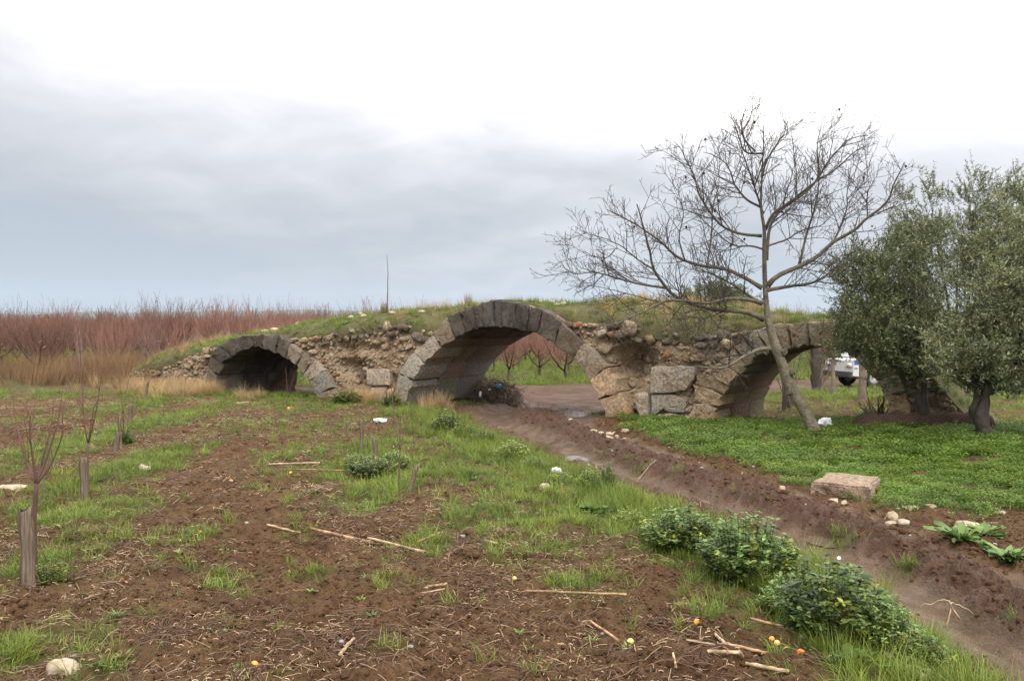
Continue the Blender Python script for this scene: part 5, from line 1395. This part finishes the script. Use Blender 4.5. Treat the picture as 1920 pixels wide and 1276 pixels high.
# ------------------------------------------------------------------ cut stone block, loose stones, rubbish
def cut_block():
    bm = bmesh.new(); a, b, c, d = [ground(*q) for q in ((1520, 925), (1630, 941), (1652, 918), (1550, 908))]
    h = .19; zb = min(p[2] for p in (a, b, c, d)) - .06
    low = [Vector((p[0], p[1], zb)) for p in (a, b, c, d)]; top = [Vector((p[0], p[1], zb + .06 + h)) for p in (a, b, c, d)]
    top[0].z -= .045; top[3].z -= .02
    vs_ = [bm.verts.new(v) for v in low + top]
    for f in ((3, 2, 1, 0), (4, 5, 6, 7), (0, 1, 5, 4), (1, 2, 6, 5), (2, 3, 7, 6), (3, 0, 4, 7)): bm.faces.new([vs_[i] for i in f])
    bmesh.ops.bevel(bm, geom=bm.edges[:], offset=.022, segments=2, affect='EDGES')
    bmesh.ops.subdivide_edges(bm, edges=[e for e in bm.edges if e.calc_length() > .12], cuts=7, use_grid_fill=True)
    bmesh.ops.triangulate(bm, faces=bm.faces[:])
    V = np.array([v.co[:] for v in bm.verts]); N = (noise3(V * 6, 4) - .5)[:, None] * .075 + (noise3(V * 19, 8) - .5)[:, None] * .035
    cc = V.mean(0); V = V + norm(V - cc) * N
    F = np.array([[v.index for v in f.verts] for f in bm.faces]); bm.free()
    o0 = np.array([cc[0], cc[1], zb]); me = make_mesh('cut_stone_block', V - o0, F, [MAT['stone']], True)
    me.set_sharp_from_angle(angle=R(40)) if hasattr(me, 'set_sharp_from_angle') else None
    tag(link('cut_stone_block', me, None, tuple(o0), color=(.46, .36, .28, .12)), 'weathered cut stone block lying in grass right of the track', 'stone block')
cut_block()
def stone(px, py, wpx, hpx, seed, label, mat='pale_stone', group=None, sink=.35, name='loose_stone'):
    g = ground(px, py); Y = g[1]; w = wpx * Y / FPX / 2; h = hpx * Y / FPX
    V, F = rock(3, seed, .42, 1.35, (w * 1.05, w * .8, h * .7), facet=.16)
    tag(link(name, make_mesh(name, V, F, [MAT[mat]], True), None, (g[0], Y, hz(g[0], Y) + h * .08)), label, 'stone', group)
for i, a in enumerate([
    (122, 1264, 54, 27, 'rounded cream stone half buried at the bottom left', 'pale_stone'), (25, 918, 52, 14, 'flat pale stone in the grass at the left edge', 'pale_stone'),
    (1466, 917, 12, 10, 'small white stone left of the cut block', 'pale_stone'), (1562, 944, 16, 9, 'small pale stone in front of the cut block', 'pale_stone'), (1583, 948, 14, 8, 'second small pale stone in front of the cut block', 'pale_stone'),
    (1671, 978, 20, 20, 'upright brownish stone beyond the cut block by the track', 'pale_stone'), (1672, 986, 22, 8, 'flat white stone on the track bank', 'pale_stone'), (1695, 990, 26, 9, 'flat pale stone beside the flat white one', 'pale_stone'),
    (1812, 990, 42, 9, 'long white stone on the bare soil at the right', 'pale_stone'), (1432, 806, 20, 15, 'grey rock in grass before the right arch', 'grey_rock'), (1025, 922, 24, 16, 'pinkish stone in grass under the white bag', 'pale_stone'),
    (270, 882, 20, 12, 'pale stone by the second stake', 'pale_stone'), (1068, 800, 16, 9, 'pale stone at the grass edge near the right pier', 'pale_stone'), (1745, 955, 20, 8, 'low stone at the edge of the bare soil', 'pale_stone'), (1878, 965, 16, 8, 'pale stone at the right edge on bare soil', 'grey_rock'),
    (1440, 805, 8, 5, 'small stone beside the grey rock', 'grey_rock'), (1705, 955, 30, 8, 'long low stone behind the track bank', 'pale_stone')]):
    stone(*a[:4], 970 + i, a[4], a[5], 'loose stones on the ground')
rng = np.random.default_rng(99)
for i in range(16):
    x, y = rng.uniform(1085, 1180), rng.uniform(806, 834); stone(x, y, rng.uniform(7, 17), rng.uniform(3, 6), 990 + i, 'pale stone chip in the cluster right of the track', 'pale_stone', 'stone chips by the track', name='stone_chip')
for i, (px, py) in enumerate([(560, 612), (682, 590), (672, 598), (792, 605), (1030, 562), (1044, 566), (1010, 565), (655, 600), (500, 617), (515, 619), (1055, 570), (735, 588)]):
    q = on_cap(px, .22 if i % 2 else .4); V, F = rock(2, 60 + i, .3, 1.2, np.array([.10, .08, .055]) * rng.uniform(.7, 1.3))
    tag(link('loose_stone', make_mesh('loose_stone', V, F, [MAT['pale_stone']], True), None, (q[0], q[1], q[2] + .05)), 'pale stone lying on the bridge turf', 'stone', 'stones on the bridge turf')

def crumple(px, py, wpx, hpx, seed, label, mat='white_plastic', cat='plastic bag', name='plastic_bag', Y=None, dz=0.0):
    g = ground(px, py) if Y is None else at(px, py, Y); Yv = g[1]; w = wpx * Yv / FPX / 2; h = hpx * Yv / FPX / 2
    V, F = ICO[4]
    n = noise3(V * 1.5 + seed, seed) - .5; rid = np.abs(noise3(V * 3.3 + seed * 2, seed + 1) - .5)
    V = V * (1 + .8 * n - .9 * rid)[:, None] * np.array([w, w * .7, h])
    z = (hz(g[0], Yv) + h * .65 if Y is None else g[2]) + dz
    tag(link(name, make_mesh(name, V, F, [MAT[mat]], False), None, (g[0], Yv, z)), label, cat)
crumple(1043, 892, 24, 18, 41, 'crumpled white plastic bag on the verge of the track')
crumple(712, 796, 28, 8, 42, 'white plastic sheet lying in the field before the bridge')
crumple(687, 794, 16, 6, 43, 'small white plastic scrap beside the plastic sheet')
crumple(1545, 806, 32, 26, 44, 'white plastic bag at the foot of the bare tree')
crumple(1508, 806, 14, 9, 45, 'small white rag left of the bare tree foot')
crumple(1327, 818, 16, 9, 46, 'white scrap of rubbish in the grass by the right pier')

# brush pile beyond the middle arch, with rubbish thrown on it
def brush_pile():
    rng = np.random.default_rng(31); Y = 24.6; c = at(930, 760, Y); gz = hz(c[0], Y); mb = MB(); rx, rz = .80, .95
    tw = []
    lobes = [((-.12, 0, 0), 1.0), ((.38, -.1, 0), .72), ((-.42, .1, 0), .62), ((.1, -.25, .1), .8)]
    for _ in range(900):
        lc, ls = lobes[rng.integers(4)]
        d = norm(rng.normal(0, 1, 3)); d[2] = abs(d[2]); q = rng.uniform(.55, 1.0)
        p = np.array(lc) + d * q * np.array([rx * .72, rx * .6, rz]) * ls * .9; t = norm(np.cross(d, rng.normal(0, 1, 3)) + rng.normal(0, .55, 3)); L = rng.uniform(.3, .95)
        s = np.linspace(-.5, .5, 5)[:, None]; P = p + t * L * s - d * (s * 2) ** 2 * .05 + rng.normal(0, .015, (5, 3)); P[:, 2] = np.maximum(P[:, 2], .0)
        tw.append((P, np.linspace(.011, .005, 5) * rng.uniform(.6, 1.3)))
    add_twigs(mb, tw[:450], 3, (.11, .085, .07), rng); add_twigs(mb, tw[450:], 3, (.24, .185, .15), rng)
    tag(link('brush_pile', mb.mesh('brush_pile', [MAT['bark_red']]), None, (c[0], Y, gz - .03)), 'heap of cut branches under the far side of the middle arch', 'brush pile')
    crumple(934, 722, 13, 7, 51, 'pale blue plastic scrap on the brush pile', 'blue_plastic', 'plastic scrap', 'plastic_scrap', Y=Y - .62)
    crumple(900, 738, 6, 10, 52, 'white plastic scrap low on the brush pile', 'white_plastic', 'plastic scrap', 'plastic_scrap', Y=Y - .62)
    crumple(917, 730, 5, 3, 54, 'tiny white scrap in the middle of the brush pile', 'white_plastic', 'plastic scrap', 'plastic_scrap', Y=Y - .66)
    crumple(893, 760, 17, 12, 53, 'white plastic bag at the foot of the brush pile', 'white_plastic', 'plastic bag', 'plastic_bag', Y=Y - .9)
brush_pile()

# canes and sticks big enough to pick out
def cane(a, b, wpx, seed, label, col=(.40, .27, .165), lift=0.0, cat='cane', name='dry_cane'):
    A, B = ground(*a), ground(*b); rng = np.random.default_rng(seed); n = 9
    P = A + (B - A) * np.linspace(0, 1, n)[:, None]; r = wpx * .8 * A[1] / FPX / 2
    hh = height(P[:, 0], P[:, 1])[0]; t = np.linspace(0, 1, n); line = hh[0] + (hh[-1] - hh[0]) * t
    P[:, 2] = line + max(0.0, float((hh - line).max())) * .8 + r * .8 + lift
    P = P + rng.normal(0, r * .16, P.shape)
    rad = np.full(n, r); rad[2::3] *= 1.18
    mb = MB(); o = P.mean(0); mb.tube(P - o, rad, 8, np.repeat(np.asarray(col) * rng.uniform(.5, 1.1, (n, 1)), 8, 0))
    tag(link(name, mb.mesh(name, [MAT['cane']], True), None, tuple(o)), label, cat, 'dry canes on the soil')
for i, a in enumerate([
    ((583, 1003), (700, 1018), 7, 'longest dry cane lying across the middle of the field'), ((690, 1016), (795, 1036), 6, 'cane continuing the longest cane to the right'), ((500, 996), (562, 1001), 5, 'short cane left of the longest cane'), ((782, 1024), (824, 1006), 5, 'slanting cane beyond the end of the longest cane'),
    ((1327, 1243), (1388, 1242), 9, 'thick orange-brown cane piece left of the red fruit'), ((1398, 1248), (1480, 1266), 9, 'thick cane running towards the bottom edge'), ((1362, 1228), (1440, 1229), 7, 'grey cane behind the thick orange-brown piece'), ((1340, 1200), (1361, 1228), 7, 'pale cane stub standing askew by the grey cane'),
    ((1655, 1233), (1736, 1280), 10, 'thick cane in grass at the bottom right'), ((1406, 1172), (1470, 1182), 6, 'brown cane below the broad weed clump'), ((908, 1019), (930, 1030), 6, 'short pale cane right of the longest cane'), ((636, 1246), (663, 1208), 9, 'tilted cane stub at the bottom of the field'),
    ((800, 1098), (838, 1098), 6, 'short bleached cane in the lower field'), ((787, 1111), (834, 1111), 4, 'thin cane just below the short bleached cane'), ((525, 1246), (551, 1249), 6, 'white cane bits near the bottom edge'), ((1107, 1168), (1160, 1206), 6, 'brown stick beside the yellow fruit at the bottom'),
    ((440, 757), (466, 759), 4, 'pale cane lying before the small arch'), ((500, 877), (600, 872), 4, 'thin pale cane across the upper field'), ((520, 882), (645, 888), 3, 'thin cane in the grass below another thin cane'), ((1287, 1217), (1340, 1214), 5, 'pale cane left of the cane stub'), ((1262, 1255), (1268, 1270), 5, 'white cane scrap at the bottom edge'), ((985, 1118), (1175, 1130), 5, 'long crooked stick right of the yellow fruit')]):
    cane(*a[:3], 1100 + i, a[3], (.42, .30, .19) if i % 3 else (.36, .22, .125))
for i, (a, b, c) in enumerate([((1775, 1175), (1780, 1125), (1722, 1137)), ((1800, 1160), (1782, 1128), (1850, 1160)), ((1195, 900), (1222, 868), (1232, 860))]):
    A = ground(*a); Bp = at(*b, A[1]); Cp = at(*c, A[1] + .1)
    thin_stem('fallen_reed', [A, Bp, Cp], .006, np.array([.42, .31, .19]), ['bent dry stem leaning over the near track', 'broken dry stem on the right of the near track', 'long dry stem slanting over the track bend'][i], 'stem', 1150 + i, mat='cane')

# fallen fruit
def fruit(px, py, dpx, mat, seed, label):
    g = ground(px, py + dpx * .5); Y = g[1]; r = dpx * .92 * Y / FPX / 2; V, F = ICO[3]
    V = V * (1 + .05 * (noise3(V * 1.5 + seed, seed) - .5))[:, None] * np.array([1, 1, .93]); d = np.hypot(V[:, 0], V[:, 1]); V[:, 2] -= .22 * np.exp(-(d / .22) ** 2) * np.sign(V[:, 2])
    o = link('fallen_fruit', make_mesh('fallen_fruit', V * r, F, [MAT[mat]], True), None, (g[0], Y, hz(g[0], Y) + r * .55)); o.rotation_euler = (seed, seed * 2.1, 0)
    tag(o, label, 'fruit', 'fallen fruit on the soil')
for i, a in enumerate([
    (1019, 1103, 13, 'fruit_pale', 'pale yellow fruit right of the field centre'), (1182, 1204, 15, 'fruit_pale', 'yellow fruit at the end of a brown stick'), (1307, 1168, 15, 'fruit', 'orange-brown fruit near the verge weeds'), (1502, 1225, 18, 'fruit_red', 'bright red-orange fruit at the bottom right'),
    (1447, 1201, 12, 'fruit', 'orange fruit left of the red one'), (1457, 1210, 12, 'fruit_pale', 'greenish yellow fruit touching the orange one'), (477, 1246, 16, 'fruit', 'orange fruit at the bottom edge of the field'), (375, 994, 10, 'fruit', 'small orange fruit at centre left'),
    (337, 1009, 11, 'fruit_pale', 'yellowish fruit left of the small orange one'), (965, 1081, 9, 'fruit_pale', 'small pale fruit beside the pale yellow one'), (433, 902, 8, 'fruit', 'small orange fruit in the upper field'), (541, 763, 6, 'fruit', 'distant orange fruit before the small arch'), (545, 891, 7, 'fruit', 'small orange fruit near the thin canes'), (222, 1105, 11, 'fruit_pale', 'pale fruit among twigs at lower left'), (236, 1090, 9, 'fruit', 'orange fruit among twigs at lower left'), (148, 797, 6, 'fruit', 'distant orange fruit at the far left')]):
    fruit(*a[:4], 1200 + i, a[4])

# brown bank under the olives, post and trunks beyond the right arch
def bank():
    A, B = at(1600, 790, 15.75), at(1860, 790, 14.55); n = 44; t = np.linspace(0, 1, n); rings = 12
    c = A[None] + (B - A)[None] * t[:, None]; V = []
    for i in range(n):
        th = np.linspace(0, math.pi, rings); k = (.55 + .45 * min(1, i / 3)) * (1 if i < n - 1 else .6)
        P = np.stack([np.zeros(rings), .24 * np.cos(th), .34 * np.sin(th) * k - .08], 1)
        P += (noise3(P * 4 + [i * .35, 0, 0], 5) - .5)[:, None] * .10
        zc = hz(c[i][0], c[i][1]); V.append(P + [c[i][0], c[i][1], zc])
    V = np.concatenate(V); idx = np.arange(n * rings).reshape(n, rings)
    F = np.stack([idx[:-1, :-1], idx[1:, :-1], idx[1:, 1:], idx[:-1, 1:]], -1).reshape(-1, 4)
    caps = np.array([idx[0], idx[-1][::-1]])
    o = V.mean(0) * [1, 1, 0]; me = make_mesh('earth_bank', V - o, [F, caps], [MAT['brown_bank']], True)
    tag(link('earth_bank', me, None, tuple(o)), 'low dark brown earth bank beneath the olive by the right arch', 'bank')
bank()
def post(px, py, Y, top, r, col_mat, seed, label, name='wooden_post', cat='post', lean=0.0):
    b = at(px, py, Y); z0 = hz(b[0], Y); zt = at(px, top, Y)[2]; n = 12; s = np.linspace(0, 1, n)
    P = np.stack([lean * s, 0 * s, (zt - z0 + .1) * s - .1], 1) + np.random.default_rng(seed).normal(0, r * .12, (n, 3)) * [1, 1, 0]
    V, F = tubes(P[None], (r * np.interp(s, [0, .12, 1], [1.35, 1.0, .8]))[None], 9); V = V + (noise3(V * 12 + seed, seed) - .5)[:, None] * r * .5 * norm(V * [1, 1, 0] + 1e-6)
    mb = MB(); mb.add(V, F); mb.F.setdefault(9, []).append(np.array([list(range(len(V) - 9, len(V)))]))
    tag(link(name, mb.mesh(name, [MAT[col_mat]], True), None, (b[0], Y, z0)), label, cat)
post(1562, 735, 27.0, 640, .07, 'stake_wood', 1301, 'upright wooden post seen through the right arch')
post(1616, 748, 24.5, 655, .11, 'stake_wood', 1302, 'grey-brown tree trunk in front of the parked pickup', 'tree_stem', 'trunk', .02)
post(1531, 728, 28.5, 630, .15, 'bark_olive', 1303, 'thick dark trunk seen through the right arch', 'tree_stem', 'trunk', -.06)
bare_shrub('bare_tree', 1466, 772, 21.5, 1.35, .55, 4, 1305, (.065, .05, .045), 'small dark forked tree inside the right arch', 'tree', r0=.035)
bare_shrub('bare_shrub', 1535, 640, 28.6, 2.2, 1.1, 14, 1306, (.15, .10, .09), 'pale pinkish bare branches behind the right arch opening', levels=[(.12, .2, .3, .7, .6, 4), (.2, .2, .1, .3, .6, 3)], r0=.02)

# pickup parked on the lane, seen through the right arch
def pickup():
    Y = 31.0; b = at(1612, 715, Y); root = empty('pickup_truck', (b[0], Y, hz(b[0], Y)), R(14), 'white pickup truck with blue stripe parked beyond the right arch', 'pickup truck')
    def prism(name, prof, y0, y1, mat, parent=root, bev=.03):
        bm = bmesh.new(); f = [bm.verts.new((x, y0, z)) for x, z in prof]; bk = [bm.verts.new((x, y1, z)) for x, z in prof]; n = len(prof)
        bm.faces.new(f); bm.faces.new(bk[::-1])
        for i in range(n): bm.faces.new((f[(i + 1) % n], f[i], bk[i], bk[(i + 1) % n]))
        bmesh.ops.recalc_face_normals(bm, faces=bm.faces[:])
        if bev: bmesh.ops.bevel(bm, geom=bm.edges[:], offset=bev, segments=2, affect='EDGES', clamp_overlap=True)
        me = bpy.data.meshes.new(name); bm.to_mesh(me); bm.free(); me.materials.append(MAT[mat]); return link(name, me, parent)
    # front of the truck to the left (-x)
    arc = [(.0 + .42 * math.cos(t), .30 + .42 * math.sin(t)) for t in np.linspace(math.pi, 0, 9)]
    body = prism('body', [(-.85, .42), (-.42, .38)] + arc + [(.42, .38), (1.55, .38), (1.55, 1.0), (-.55, 1.0), (-.82, .92)], -.82, .82, 'paint_white')
    cabin = prism('cabin', [(-.35, .99), (1.5, .99), (1.42, 1.78), (.25, 1.80)], -.76, .76, 'paint_white', bev=.06)
    stripe = prism('stripe', [(-.80, .80), (1.54, .80), (1.54, .94), (-.80, .94)], -.828, .828, 'paint_blue', body, bev=0)
    sill = prism('sill_panel', [(.45, .42), (1.54, .42), (1.54, .62), (.45, .62)], -.83, .83, 'paint_beige', body, bev=0)
    prism('window', [(-.05, 1.12), (.62, 1.12), (.62, 1.66), (.32, 1.68)], -.768, .768, 'glass', cabin, bev=0)
    prism('window', [(.72, 1.12), (1.36, 1.12), (1.32, 1.66), (.72, 1.66)], -.768, .768, 'glass', cabin, bev=0)
    mb = MB(); mb.box((.85, -.84, .98), (.06, .015, .018)); link('door_handle', mb.mesh('door_handle', [MAT['bumper']]), body)
    prism('bumper', [(-.95, .36), (-.80, .36), (-.80, .56), (-.95, .56)], -.8, .8, 'bumper', bev=.03)
    mb = MB(); mb.box((0, 0, 0), (.03, .12, .07))
    for sy in (-1, 1):
        o = link('headlight', mb.mesh('headlight', [MAT['lamp_clear']]), root, (-.83, sy * .6, .78))
    mb = MB(); mb.box((0, 0, 0), (.05, .07, .10)); link('side_mirror', mb.mesh('side_mirror', [MAT['bumper']]), root, (.05, -.86, 1.15))
    prism('chassis', [(-.4, .32), (3.6, .32), (3.6, .5), (-.4, .5)], -.4, .4, 'bumper', bev=0)
    bed = prism('bed', [(1.66, .56), (3.75, .56), (3.75, .66), (1.66, .66)], -.85, .85, 'plank', bev=.01)
    for z in (.74, .88, 1.02):
        for y in (-.85, .85): prism('bed_board', [(1.66, z - .055), (3.75, z - .055), (3.75, z + .055), (1.66, z + .055)], y - .015, y + .015, 'plank', bed, bev=0)
    prism('tailgate', [(3.75, .60), (3.78, .60), (3.78, 1.06), (3.75, 1.06)], -.84, .84, 'plank', bed, bev=0)
    for wx in (0, 2.75):
        for wy in (-.72, .72):
            mb = MB(); th = np.linspace(0, 2 * math.pi, 25)[:-1]
            prof = [(.0, .19), (-.09, .20), (-.10, .30), (-.07, .335), (.07, .335), (.10, .30), (.09, .20), (0, .19)]
            V = np.array([[r * math.cos(t), y, r * math.sin(t)] for t in th for y, r in prof]); k = len(prof)
            F = [[i * k + j, ((i + 1) % 24) * k + j, ((i + 1) % 24) * k + j + 1, i * k + j + 1] for i in range(24) for j in range(k - 1)]
            w = empty('wheel', (wx, wy, .335)); w.parent = root
            mb.add(V, F); link('tyre', mb.mesh('tyre', [MAT['tyre']], True), w)
            m2 = MB(); prof = [(-.05, 0.001), (-.065, .06), (-.045, .12), (-.07, .195), (.05, .195), (.05, .001)]; k = len(prof)
            V = np.array([[r * math.cos(t), y, r * math.sin(t)] for t in th for y, r in prof]); F = [[i * k + j, ((i + 1) % 24) * k + j, ((i + 1) % 24) * k + j + 1, i * k + j + 1] for i in range(24) for j in range(k - 1)]
            m2.add(V, F); link('rim', m2.mesh('rim', [MAT['rim']], True), w)
pickup()
